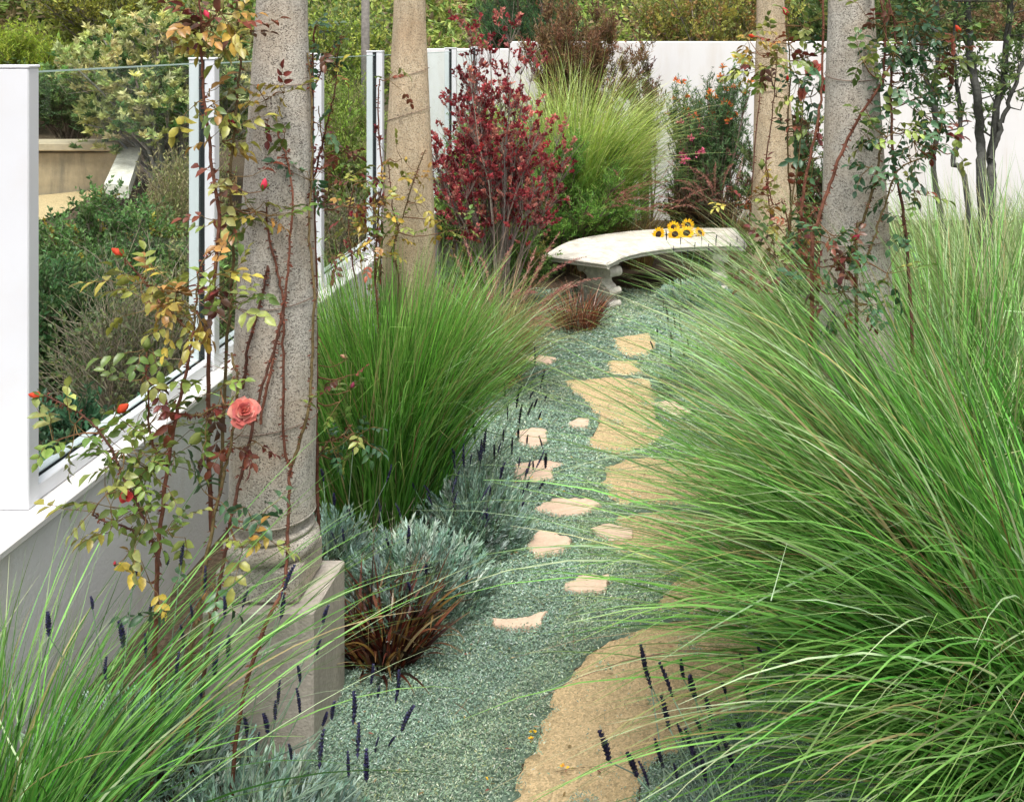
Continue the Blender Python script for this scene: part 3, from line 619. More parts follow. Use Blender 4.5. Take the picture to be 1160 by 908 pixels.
def lavender(label, cx, cy, R, Hh, nsh, nsp, spk, seed, SH=.16, sphere_up=.5, stl=(.16, .30), spdir=(0, 0), pos=None, ls=1, lay=None):
    r = np.random.RandomState(seed); t = thing('lavender', label, 'lavender', (cx, cy, 0), 0, 'lavender bushes')
    # shoots from a woody centre
    a = r.uniform(0, 2*PI, nsh); q = np.sqrt(r.rand(nsh)); ztop = Hh*np.sqrt(np.clip(1-.85*q*q, 0, 1))*r.uniform(.5, 1.1, nsh)
    tip = np.stack([cx+R*q*np.cos(a), cy+R*q*np.sin(a), ztop], 1)
    d = nrm(np.stack([.9*q*np.cos(a), .9*q*np.sin(a), np.full(nsh, .9)], 1)+r.normal(0, .14, (nsh, 3)))
    sl = SH*r.uniform(.6, 1.2, nsh); st = tip-d*sl[:, None]
    base = np.stack([cx+.2*R*q*np.cos(a), cy+.2*R*q*np.sin(a), np.zeros(nsh)], 1)
    w = MB(); tubes(w, np.stack([base, (base+st)/2-np.array([0, 0, .02]), st, tip], 1), np.array([[.002, .0016, .0012, .0006]]), 4, pal(nsh, [(.14, .12, .08)], r)); w.build('stems', M['bark'], t)
    m = 24; u = np.tile(np.linspace(0, 1, m), (nsh, 1)); p = st[:, None]+(tip-st)[:, None]*u[..., None]
    p = p.reshape(-1, 3); dd = np.repeat(d, m, 0); ld = nrm(rdir(nsh*m, r=r)*(.95-.5*u.ravel()[:, None])+dd*1.25)
    c = pal(nsh, SIL, r, .15, [.3, .27, .18, .15, .1]); c = np.repeat(c, m, 0)*np.exp(r.normal(0, .1, (nsh*m, 1)))
    b = MB(); leaf4(b, p, ld, rdir(nsh*m, r=r), .034*ls*r.uniform(.7, 1.2, nsh*m), .0078*ls, c); b.build('foliage', M['silver'], t, False)
    ss = MB(); heads = []
    if pos is None:
        for i in range(nsp):
            a_ = r.uniform(0, 2*PI); q_ = math.sqrt(r.rand()); s0 = np.array([cx+R*.8*q_*math.cos(a_), cy+R*.8*q_*math.sin(a_), Hh*.6*(1-.6*q_*q_)])
            dr_ = nrm(np.array([.5*q_*math.cos(a_)+spdir[0], .5*q_*math.sin(a_)+spdir[1], 1])+r.normal(0, .12, 3)); l = r.uniform(*stl)+Hh*.35
            heads.append((s0, s0+dr_*l, dr_))
    else:
        for (px, py, D, dx) in pos:
            e = P(px, py, D); s0 = np.array([cx+r.normal(0, R*.25), cy+r.normal(0, R*.25), .08]); dr_ = nrm(np.array([dx, r.normal(0, .1), 1])); heads.append((s0, e, dr_))
    for s0, e, dr_ in heads:
        mid = (s0+e)/2-np.array([0, 0, .0])+(e-s0)[2]*np.array([-dr_[0], -dr_[1], 0])*.15
        ss = MB(); tubes(ss, spline([s0, mid, e], 6), .0018, 4, pal(1, [(.30, .42, .30)], r)[0]); ss.build('flower_stalk', M['leaf'], t)
    for s0, e, dr_ in heads[:100]:
        o = link('flower_spike', spk[r.randint(len(spk))], t); o.location = Vector(e-np.array([cx, cy, 0]))
        o.rotation_mode = 'QUATERNION'; o.rotation_quaternion = Vector(dr_).to_track_quat('Z', 'Y'); s_ = r.uniform(.65, 1.2); o.scale = (s_*r.uniform(.8, 1.15), s_*r.uniform(.8, 1.15), s_*r.uniform(.75, 1.5))
    return t
c1 = (-.87, 4.80); lavender('silver lavender bush with purple spikes at the foot of the mid-left grass', c1[0], c1[1], .29, .33, 480, 26, spikes_p, 61, stl=(.05, .16))
c1 = (-1.02, 4.28); lavender('silver green lavender bush behind the dark red tuft', c1[0], c1[1], .35, .31, 600, 16, spikes_p, 62, stl=(.04, .16))
lavender('small silver lavender directly behind the stone pedestal', -1.42, 4.38, .22, .36, 220, 10, spikes_p, 63)
fl = [(55, 720, 2.9, 0), (105, 690, 2.9, 0), (150, 665, 3.0, .1), (205, 640, 3.1, 0), (232, 670, 3.1, 0), (254, 700, 3.0, .1), (275, 688, 3.1, .1), (190, 640, 3.2, 0), (140, 735, 3.0, 0), (165, 745, 3.0, 0), (200, 765, 2.9, 0), (218, 705, 3.0, 0),
      (120, 770, 2.9, -.1), (243, 765, 3.0, 0), (258, 745, 3.0, .1), (170, 700, 3.1, 0), (208, 735, 3.1, 0), (182, 790, 3.0, 0), (228, 790, 3.0, 0)]
lavender('lavender with many dark purple spikes between the left wall and the pedestal', -1.66, 3.15, .40, .30, 520, 0, spikes_p, 64, pos=fl)
fl = [(318, 700, 3.05, .2), (322, 668, 3.05, .2), (366, 706, 3.1, .15), (359, 742, 3.1, .05), (340, 772, 3.05, 0), (315, 798, 3.05, 0), (312, 815, 3.0, -.1), (340, 808, 3.05, 0), (376, 815, 3.1, 0), (365, 822, 3.1, .4), (303, 830, 3.0, 0), (400, 820, 3.1, .1), (420, 775, 3.2, .2), (428, 790, 3.2, .1), (280, 835, 3.0, 0), (290, 850, 3.0, 0),
      (448, 795, 3.2, .2), (455, 828, 3.1, .3), (440, 845, 3.1, .5), (425, 852, 3.1, .1), (405, 858, 3.0, 0), (362, 870, 2.95, 0), (395, 880, 2.9, 0), (415, 885, 2.9, 0), (330, 860, 2.95, 0)]
lavender('lavender with curved violet spikes in front of the stone pedestal', -1.20, 2.98, .33, .20, 400, 0, spikes_p, 65, pos=fl, ls=.95)
fl = [(733, 765, 2.75, -.2), (738, 780, 2.75, -.3), (762, 790, 2.7, -.3), (775, 770, 2.8, -.2), (788, 790, 2.75, -.3), (758, 825, 2.7, -.2), (775, 840, 2.7, -.3), (795, 830, 2.7, -.3), (806, 815, 2.8, -.2), (815, 850, 2.7, -.3), (690, 862, 2.7, -.2), (722, 880, 2.65, -.3), (735, 890, 2.6, -.3), (752, 870, 2.7, -.3), (768, 885, 2.6, -.2), (790, 870, 2.65, -.3), (800, 885, 2.6, -.2), (830, 870, 2.7, -.2), (840, 835, 2.8, -.2), (850, 800, 2.8, -.2), (822, 785, 2.8, -.2), (842, 755, 2.9, -.2), (870, 770, 2.8, -.2)]
lavender('low lavender with nearly black spikes at the bottom under the big right-hand grass', .22, 2.72, .42, .13, 420, 0, spikes_d, 66, pos=fl, ls=.8, SH=.09)
fl = [(600, 452, 5.6, .3), (612, 440, 5.6, .2), (605, 462, 5.5, .3), (617, 455, 5.6, .2), (598, 470, 5.4, .3), (590, 445, 5.6, 0), (585, 462, 5.4, .1), (610, 475, 5.4, .3), (588, 480, 5.3, .1), (606, 415, 5.9, 0), (585, 430, 5.7, 0), (587, 496, 5.1, 0), (597, 503, 5.1, 0), (615, 508, 5.0, -.3), (604, 532, 4.9, 0), (618, 530, 4.9, 0), (575, 475, 5.3, 0), (570, 500, 5.1, 0), (580, 515, 5.1, 0), (560, 520, 5.0, 0), (545, 515, 5.0, 0), (572, 450, 5.4, 0)]
lavender('dusky lavender with dark curved spikes leaning out from the mid-left grass', -.92, 5.25, .20, .12, 140, 0, spikes_d, 67, pos=fl)
fl = [(757, 365, 7.6, -.1), (765, 372, 7.4, -.1), (772, 380, 7.2, -.1), (762, 392, 7.0, -.1), (745, 380, 7.2, -.1), (780, 395, 7.0, -.1), (775, 405, 6.8, 0), (790, 400, 6.8, 0), (760, 410, 6.7, 0), (785, 420, 6.5, 0), (770, 360, 7.6, 0), (752, 352, 7.8, 0), (795, 385, 7, 0), (740, 395, 6.9, -.3)]
lavender('dusky lavender with dark spikes right of the far path below the bench', .24, 6.9, .28, .28, 260, 12, spikes_d, 68, pos=fl)
lavender('violet lavender under the right half of the bench', .35, 9.2, .35, .2, 260, 0, spikes_p, 69, pos=[(755+8*i, 272+((i*37) % 23), 9.1, 0) for i in range(12)], ls=1.3)

# dry pale stalks behind the pedestal
r = np.random.RandomState(71); b = MB(); n = 260
p0 = np.stack([r.uniform(-1.55, -1.1, n), r.uniform(4.3, 4.75, n), np.zeros(n)], 1); d = nrm(rdir(n, .2, 1, r)*np.array([1, 1, .8])); p2 = p0+d*r.uniform(.15, .38, n)[:, None]
tubes(b, np.stack([p0, (p0+p2)/2+r.normal(0, .02, (n, 3)), p2], 1), np.array([[.0018, .0015, .0007]]), 3, pal(n, [(.40, .32, .22), (.30, .22, .15), (.5, .44, .34)], r))
tag(b.build('dry_stalks', M['bark']), 'tangle of dry pale stalks behind the pedestal at the base of the grass', 'dry stalks', kind='stuff')

# ------------------------------------------------------------------ shrubs
def shrub(name, label, cat, base, top, R, n_main, n_twig, per, lw, cols, w=None, seed=0, bark=(.16, .12, .09), flat=1.0, up=.6, trunk=.02, low=.25, rosette=False, mat='leaf', shell=.55, group=None, flowers=None, lean=(0, 0), clump=.22, twl=.2, tr=.002, spread=1.0):
    r = np.random.RandomState(seed); bx, by, bz = base; Hh = top-bz
    t = thing(name, label, cat, base, 0, group)
    # main limbs reach clump centres
    a = r.uniform(0, 2*PI, n_main); v = rdir(n_main, -.6, 1, r); q = (shell+(1-shell)*r.rand(n_main))[:, None]
    cen_ = np.array([bx+lean[0], by+lean[1], bz+Hh*(low+1)/2])+v*q*np.array([R, R*flat, Hh*(1-low)/2])*.86
    p0 = np.stack([bx+.06*np.cos(a), by+.06*np.sin(a), np.full(n_main, bz-.03)], 1)
    midp = p0*.5+cen_*.5; midp[:, 2] = p0[:, 2]*.38+cen_[:, 2]*.62; midp[:, :2] = p0[:, :2]*.6+cen_[:, :2]*.4; midp += r.normal(0, .04*R, (n_main, 3))
    u = np.linspace(0, 1, 7)[None, :, None]; limb = p0[:, None]*(1-u)**2+2*midp[:, None]*u*(1-u)+cen_[:, None]*u*u
    limb[:, 1:-1] += r.normal(0, .018*R, (n_main, 5, 3))
    w_ = MB(); tubes(w_, limb, trunk*np.linspace(1, .25, 7)[None]*r.uniform(.6, 1.1, (n_main, 1)), 6, pal(n_main, [bark], r))
    # twigs
    ci = r.randint(n_main, size=n_twig); sf = r.uniform(.55, 1, n_twig); li = limb[ci, np.minimum((sf*6).astype(int), 6)]
    dirn = nrm(rdir(n_twig, -.4, 1, r)+np.array([0, 0, up])+.5*nrm(cen_[ci]-np.array([bx, by, bz+Hh*.4])))
    tl = twl*r.uniform(.5, 1.3, n_twig)*(1+clump)
    te = li+dirn*tl[:, None]; tm = (li+te)/2+r.normal(0, .12, (n_twig, 3))*tl[:, None]
    tubes(w_, np.stack([li, tm, te], 1), np.array([[1, .7, .4]])*tr, 3, pal(n_twig, [bark], r)); w_.build('branches', M['bark'], t)
    m = per
    if rosette: uu = np.clip(1-np.abs(r.normal(0, .12, (n_twig, m))), 0, 1)
    else: uu = r.uniform(.15, 1, (n_twig, m))
    pos = np.where(uu[..., None] < .5, li[:, None]+(tm-li)[:, None]*uu[..., None]*2, tm[:, None]+(te-tm)[:, None]*(uu[..., None]*2-1)).reshape(-1, 3)
    dl = nrm(rdir(n_twig*m, -.7, 1, r)*spread+np.repeat(dirn, m, 0)*.7+np.array([0, 0, .2]))
    col = np.repeat(pal(n_twig, cols, r, .16, w), m, 0)*np.exp(r.normal(0, .12, (n_twig*m, 1)))
    b = MB(); L, W = lw; leaf4(b, pos, dl, rdir(n_twig*m, 0, 1, r), L*r.uniform(.6, 1.25, n_twig*m), W*r.uniform(.7, 1.2, n_twig*m), col); b.build('foliage', M[mat], t, False)
    if flowers:
        k, fc, fs, zc = flowers; idx = np.where(te[:, 2] > bz+Hh*zc)[0]; idx = r.choice(idx, min(k, len(idx)), replace=False)
        for i in idx:
            fb = MB(); mm = 14; leaf8(fb, np.tile(te[i], (mm, 1))+r.normal(0, fs*.25, (mm, 3)), rdir(mm, -.3, 1, r), rdir(mm, r=r), fs, fs*.5, pal(mm, fc, r, .15)); fb.build('flower', M['petal'], t)
    return t
shrub('red_shrub', 'tall burgundy leaved shrub with open upright branches left of the bench', 'shrub', (-1.30, 8.3, 0), 3.05, .86, 50, 1500, 15, (.031, .020), [(.32, .04, .05), (.46, .08, .09), (.22, .028, .035), (.52, .20, .16)], seed=81, bark=(.22, .18, .15), up=1.2, trunk=.011, low=.10, rosette=True, shell=.3, clump=.1, twl=.22)
shrub('red_shrub', 'small burgundy shrub with sparse branches against the far fence post', 'shrub', (-1.72, 6.4, 0), 2.1, .24, 12, 120, 14, (.026, .017), [(.20, .022, .03), (.28, .05, .05), (.16, .10, .03)], seed=82, bark=(.22, .16, .12), up=1.2, trunk=.007, low=.3, rosette=True, shell=.2, twl=.14)
shrub('green_shrub', 'bushy fresh green fine leaved shrub between the red shrub and the bench', 'shrub', (-.95, 10.4, 0), 1.75, 1.1, 50, 2600, 22, (.045, .008), [(.16, .34, .05), (.24, .44, .08), (.10, .24, .04)], seed=83, up=.8, low=.0)
shrub('green_shrub', 'low leafy green shrub under the red shrub beside the left end of the bench', 'shrub', (-1.3, 9.0, 0), .85, .6, 26, 1000, 20, (.045, .012), [(.14, .28, .06), (.20, .36, .08), (.10, .2, .04), (.34, .3, .08)], seed=94, low=.0)
shrub('bronze_shrub', 'bronze brown upright shrub growing before the back wall and above it', 'shrub', (-.95, 12.5, 0), 3.4, 1.15, 46, 2000, 16, (.065, .014), [(.20, .09, .05), (.28, .14, .07), (.14, .11, .04), (.30, .20, .09)], seed=84, up=1.6, low=.45, shell=.3, bark=(.2, .13, .09), twl=.26)
shrub('bronze_shrub', 'narrow dark purple brown shrub standing before the wall beside the lime grass', 'shrub', (-.10, 12.4, 0), 2.62, .32, 14, 300, 16, (.06, .013), [(.13, .04, .04), (.2, .08, .06), (.10, .08, .04)], seed=85, up=1.5, low=.45, shell=.2, twl=.2)
shrub('conifer', 'dark green needle leaved conifer behind the white wall above the red shrub', 'tree', (-1.9, 15.0, 1.0), 4.2, 1.1, 40, 1500, 30, (.07, .008), [(.06, .16, .06), (.10, .22, .08), (.04, .11, .04)], seed=86, up=1.5, low=.1, twl=.4, trunk=.05)
shrub('flowering_shrub', 'tall green shrub with orange flowers in front of the white wall by the slim column', 'shrub', (.62, 11.2, 0), 2.35, .66, 44, 1100, 26, (.055, .010), [(.09, .19, .07), (.14, .27, .10), (.07, .14, .05)], seed=87, up=2.2, low=.2, shell=.3, flowers=(34, [(.75, .22, .05), (.8, .35, .08), (.7, .14, .08)], .045, .62), twl=.3)
shrub('flowering_shrub', 'low shrub with bright pink flowers behind the bench, left of the slim column', 'shrub', (.35, 10.95, 0), 1.62, .46, 24, 700, 20, (.04, .009), [(.09, .17, .06), (.15, .22, .08)], seed=88, up=.8, flowers=(20, [(.72, .12, .25), (.75, .2, .3)], .045, .7))
shrub('dark_shrub', 'dense dark green shrub between and behind the two right-hand columns', 'shrub', (1.35, 9.6, 0), 2.05, .8, 30, 1300, 22, (.05, .016), [(.05, .10, .03), (.09, .15, .05), (.12, .06, .04), (.15, .22, .07)], seed=89)
shrub('dark_shrub', 'dark purple leaved low shrub in the shade behind the bench', 'shrub', (.55, 10.75, 0), .95, .55, 18, 500, 18, (.05, .014), [(.06, .03, .02), (.05, .07, .03), (.09, .05, .03)], seed=90)
# beyond the back wall
shrub('hedge', 'yellow green scrubby bush behind the white wall, left of the slim column', 'bush', (.9, 15.4, 1.0), 3.9, 1.7, 40, 1700, 16, (.07, .03), [(.32, .34, .07), (.42, .42, .09), (.18, .22, .06), (.42, .26, .10)], seed=91, bark=(.3, .25, .2), trunk=.03, twl=.4)
shrub('hedge', 'brownish green bush behind the white wall at the far right', 'bush', (5.2, 15.6, 1.0), 3.9, 2.3, 40, 1700, 16, (.07, .03), [(.20, .20, .07), (.14, .15, .05), (.28, .17, .09)], seed=92, bark=(.3, .22, .16), trunk=.03, twl=.4)
shrub('hedge', 'green bush behind the wall above the thick grey column', 'bush', (2.9, 16, 1.0), 3.9, 1.5, 30, 1300, 16, (.07, .03), [(.10, .18, .05), (.16, .22, .06)], seed=93, trunk=.03, twl=.4)

# beyond the glass fence
def gz(x, y): return float(terr(x, y))
def out_shrub(name, label, cat, px, D, py_top, Rpx, **k):
    x = (px-VX)/F*D; z = gz(x, D); return shrub(name, label, cat, (x, D, z-.03), H-(py_top-VY)/F*D, Rpx/F*D, **k)
out_shrub('lime_bush', 'bright lime green feathery bush in the upper left corner beyond the fence', 'bush', 20, 13.5, 32, 62, n_main=34, n_twig=1700, per=22, lw=(.06, .011), cols=[(.38, .50, .05), (.46, .56, .08), (.24, .36, .04)], seed=101, up=1.5, twl=.32)
out_shrub('scrub_bush', 'tall olive bush with grey bare twigs at the top left beyond the fence', 'bush', 130, 15.5, -60, 120, n_main=50, n_twig=1700, per=14, lw=(.06, .03), cols=[(.34, .36, .06), (.42, .42, .08), (.18, .22, .05)], seed=102, bark=(.30, .26, .22), up=.9, twl=.45)
out_shrub('pale_bush', 'large rounded bush with pale yellow green leaf clusters seen over and through the glass', 'bush', 200, 10.3, -4, 138, n_main=70, n_twig=2300, per=20, lw=(.066, .027), cols=[(.58, .58, .24), (.44, .50, .20), (.18, .30, .10), (.11, .21, .07), (.66, .64, .34)], w=[.26, .24, .18, .14, .18], seed=103, bark=(.34, .31, .28), rosette=True, shell=.6, trunk=.03, low=.1, twl=.32)
out_shrub('dark_bush', 'dark green bush behind the old concrete wall seen through the first pane', 'bush', 80, 12.6, 72, 75, n_main=34, n_twig=1300, per=20, lw=(.055, .02), cols=[(.07, .14, .04), (.11, .20, .06), (.16, .24, .07)], seed=104, twl=.32)
out_shrub('leafy_bush', 'mid green small leaved bush in front of the concrete wall seen through the first pane', 'bush', 120, 6.9, 188, 112, n_main=46, n_twig=2300, per=20, low=.0, lw=(.034, .017), cols=[(.11, .23, .06), (.17, .31, .09), (.08, .16, .05), (.24, .36, .13), (.4, .3, .06)], w=[.3, .3, .2, .17, .03], seed=105, bark=(.3, .26, .2), twl=.2)
out_shrub('twiggy_bush', 'tangle of bare grey brown twigs low behind the first glass pane', 'bush', 150, 5.5, 278, 95, n_main=60, n_twig=1100, per=4, lw=(.034, .016), cols=[(.14, .18, .08), (.20, .22, .08)], seed=106, bark=(.33, .27, .20), shell=.2, trunk=.007, up=.8, twl=.34, low=.0, tr=.0026)
out_shrub('leafy_bush', 'blue green leafy bush at the bottom of the first glass pane', 'bush', 85, 4.35, 412, 85, n_main=30, n_twig=620, per=16, low=0., lw=(.036, .02), cols=[(.07, .17, .09), (.11, .25, .13), (.06, .12, .06)], seed=107, twl=.14, trunk=.008)
out_shrub('dry_bush', 'pale straw coloured feathery bush to the right of the concrete slab', 'bush', 212, 8.0, 150, 62, n_main=30, n_twig=1100, per=14, lw=(.04, .008), cols=[(.34, .32, .14), (.26, .28, .10), (.20, .26, .08), (.44, .38, .2)], seed=108, bark=(.4, .32, .2), up=1.6, twl=.28)
shrub('green_shrub', 'narrow fresh green feathery shrub along the fence just behind the red shrub', 'shrub', (-1.85, 9.9, 0), 1.95, .34, 22, 800, 20, (.05, .010), [(.22, .38, .07), (.32, .46, .10), (.14, .26, .05)], seed=116, up=1.5, low=.0, twl=.24)
out_shrub('lime_bush', 'tall yellow green feathery bush seen between the two left columns', 'bush', 388, 9.8, 62, 72, n_main=34, n_twig=1700, per=22, lw=(.045, .009), cols=[(.34, .46, .07), (.42, .54, .12), (.22, .34, .05), (.46, .42, .18)], seed=109, up=1.5, twl=.28)
out_shrub('scrub_bush', 'green scrub bush on the slope behind the grey pole, between the two left columns', 'bush', 380, 14, 0, 90, n_main=34, n_twig=1400, per=14, lw=(.06, .03), cols=[(.28, .38, .06), (.40, .46, .09), (.16, .24, .05)], seed=110, bark=(.3, .26, .22), twl=.4)
out_shrub('leafy_bush', 'dark leafy bush low behind the second glass pane beside the large grey column', 'bush', 285, 7.2, 250, 70, n_main=30, n_twig=700, per=14, lw=(.036, .018), cols=[(.08, .16, .05), (.14, .24, .08), (.22, .22, .1)], seed=111, twl=.22)
out_shrub('twiggy_bush', 'brown twiggy bush low beyond the fence between the two left columns', 'bush', 385, 8.4, 205, 60, n_main=40, n_twig=800, per=5, lw=(.04, .018), cols=[(.17, .2, .07), (.24, .2, .1)], seed=112, bark=(.28, .22, .16), shell=.2, trunk=.008, twl=.3, tr=.003)
out_shrub('dark_bush', 'deep green bush in the shade behind the bare twigs, seen through the first pane', 'bush', 70, 6.2, 272, 105, n_main=36, n_twig=1700, per=18, lw=(.04, .016), low=0., cols=[(.06, .14, .05), (.10, .20, .07), (.14, .22, .08)], seed=113, twl=.24)
out_shrub('green_shrub', 'leafy green bush just beyond the fence to the left of the large grey column', 'bush', 228, 6.0, 235, 62, n_main=30, n_twig=1100, per=16, lw=(.036, .016), low=0., cols=[(.12, .22, .06), (.20, .28, .09), (.30, .30, .12)], seed=114, twl=.2)
shrub('lime_bush', 'feathery lime shrub behind the red shrub, before the lower part of the white wall', 'shrub', (-1.75, 11.4, 0), 2.05, .62, 30, 1300, 22, (.05, .010), [(.30, .42, .07), (.40, .50, .12), (.18, .30, .05)], seed=115, up=1.5, low=.0, twl=.26)
# hillside scrub: one mass
r = np.random.RandomState(120); b = MB(); n = 4600
x = r.uniform(-22, 16, n); y = r.uniform(14.2, 34, n)
k = (y > 16.5) | ((x < -6) & (y > 13.6)); x, y = x[k], y[k]; n = len(x); hh = r.uniform(.3, 1.5, n)
per = 60; cpos = np.repeat(np.stack([x, y, terr(x, y)+hh*.55], 1), per, 0)+np.repeat(np.stack([hh, hh, hh*.6], 1), per, 0)*rdir(n*per, r=r)*r.rand(n*per, 1)**.4*.62
leaf4(b, cpos, rdir(n*per, -.2, 1, r), rdir(n*per, r=r), .17, .075, np.repeat(pal(n, [(.18, .28, .06), (.30, .36, .08), (.12, .18, .05), (.30, .24, .12), (.36, .42, .10)], r), per, 0)*np.exp(r.normal(0, .2, (n*per, 1))))
tag(b.build('hillside_scrub', M['leaf'], smooth=False), 'mass of olive scrub covering the slope far behind the garden', 'scrub', kind='stuff')

# pole beyond the fence
b = MB(); D = 12.0; x = (414-VX)/F*D; lathe(b, [(.05, 0), (.05, 2), (.045, 3.6)], x, D, 14, (0, 0), .02)
b2 = MB(); b2.V = b.V; b2.__dict__.update(b.__dict__); z = gz(x, D)
o = b.build('wooden_pole', M['wood'], origin=(x, D, 0)); o.location = (x, D, z-.05); tag(o, 'weathered grey wooden pole beyond the fence left of the tan column', 'pole')

# old concrete wall and slab beyond the fence
a0 = P(-40, 168, 10.2); a1 = P(132, 168, 10.2)
t = thing('concrete_wall', 'old stained concrete retaining wall with coping seen through the first pane', 'wall', (a0[0]*.5+a1[0]*.5, 10.2, .8))
b = MB(); box(b, a0[0]-1.5, a1[0], 10.2, 10.45, .2, H-(173-VY)/F*10.2, .01); b.build('wall_body', M['concrete'], t, False)
b = MB(); zt = H-(161-VY)/F*10.2; box(b, a0[0]-1.5, a1[0]+.06, 10.12, 10.52, zt-.085, zt, .012); b.build('coping', plain('pale_concrete', (.44, .36, .25), .9, 15, .15, .3, 60, .2, dirt=((.3, .25, .2), 4, .6)), t, False)
b = MB(); D = 9.7; c4 = [P(118, 208, 9.3), P(146, 210, 9.3), P(160, 168, 10.1), P(137, 166, 10.1)]; V = [np.array(p) for p in c4]+[np.array(p)-np.array([0, 0, .12]) for p in c4]
b.add(V, q=[(0, 1, 2, 3), (7, 6, 5, 4), (0, 4, 5, 1), (1, 5, 6, 2), (2, 6, 7, 3), (3, 7, 4, 0)])
tag(b.build('concrete_slab', M['bench'], smooth=False), 'pale concrete slab sloping down from the end of the old wall', 'slab')
b = MB(); yy = np.linspace(8.2, 10.15, 9); V = []
for v in yy:
    for u_ in np.linspace(-6.9, -5.35, 7): V.append((u_+.1*math.sin(v*3), v, gz(u_, v)+.006))
b.add(V, q=[(j*7+i, j*7+i+1, (j+1)*7+i+1, (j+1)*7+i) for j in range(8) for i in range(6)]); tag(b.build('dirt_track', M['gravel']), kind='structure')

# ------------------------------------------------------------------ roses
RG = [(.12, .20, .04), (.20, .27, .06), (.30, .33, .09)]
RY = [(.40, .34, .07), (.50, .36, .06), (.28, .30, .06), (.38, .20, .05)]
RR = [(.16, .03, .025), (.22, .06, .03), (.12, .05, .03)]
RD = [(.04, .10, .045), (.07, .15, .07), (.10, .20, .09)]
def bloom(loc, s, cols, axis, seed):
    r = np.random.RandomState(seed); b = MB(); ax = nrm(np.array(axis, float)); u = nrm(np.cross(ax, [.1, .2, .97])); v = np.cross(ax, u); loc = np.array(loc)
    n = 26
    for i in range(n):
        f = i/(n-1); a = i*2.4+r.normal(0, .15); open_ = .05+1.15*f**1.3; rad = s*(.04+.16*f)
        d = u*math.cos(a)+v*math.sin(a); out = nrm(ax*math.cos(open_)+d*math.sin(open_)); tang = np.cross(ax, d)
        L = s*(.62-.08*f)*r.uniform(.9, 1.1); W = s*(.36+.25*f); K = 5; Kv = 5; V = []
        for iu in range(K):
            uu = iu/(K-1)
            for iv in range(Kv):
                vv = iv/(Kv-1)*2-1; wv = W*math.sin(min(1, .25+uu*.9)*PI*.62)
                curl = max(0, uu-.6)**2*(1.8*f)*L
                p = loc+d*rad*.6+out*L*uu*(1-.12*vv*vv)+tang*vv*wv*.62-d*(vv*vv)*W*.30*(1-.4*f)+d*curl*1.4-ax*curl*.8+r.normal(0, .03*s, 3)*(uu > .7)
                V.append(p)
        c = pal(1, cols, r, .08)[0]
        cc = np.array([c*(1.12-.25*(j//Kv)/(K-1)) for j in range(K*Kv)])
        b.add(V, q=[(x_*Kv+y_, x_*Kv+y_+1, (x_+1)*Kv+y_+1, (x_+1)*Kv+y_) for x_ in range(K-1) for y_ in range(Kv-1)], c=cc)
    return b
def bud(loc, s, cols, axis, seed, gcol=(.16, .22, .06)):
    r = np.random.RandomState(seed); b = MB(); ax = nrm(np.array(axis, float)); u = nrm(np.cross(ax, [.1, .2, .97])); v = np.cross(ax, u); loc = np.array(loc)
    prf = [(.05, 0), (.2, .08), (.3, .3), (.3, .5), (.2, .8), (.06, 1.0), (.0, 1.06)]; n = 10; a = np.arange(n)/n*2*PI
    V = np.vstack([loc+ax*z*s+(u*np.cos(a+z*2)[:, None]+v*np.sin(a+z*2)[:, None])*R*s*(1+.12*np.cos(a*3)[:, None]) for R, z in prf])
    b.add(V, q=[(k*n+i, k*n+(i+1) % n, (k+1)*n+(i+1) % n, (k+1)*n+i) for k in range(len(prf)-1) for i in range(n)], c=pal(1, cols, r, .05)[0])
    k = 5; a = np.arange(k)/k*2*PI; d = u*np.cos(a)[:, None]+v*np.sin(a)[:, None]
    leaf8(b, np.tile(loc, (k, 1))+d*.12*s, d*.55+ax*.8, d, s*.75, s*.28, np.tile(np.array(gcol), (k, 1)), -.1)
    lathe_pts = np.array([loc-ax*s*.25, loc-ax*.08*s, loc+ax*.03*s]); tubes(b, lathe_pts, [.06*s, .16*s, .2*s], 8, gcol); return b
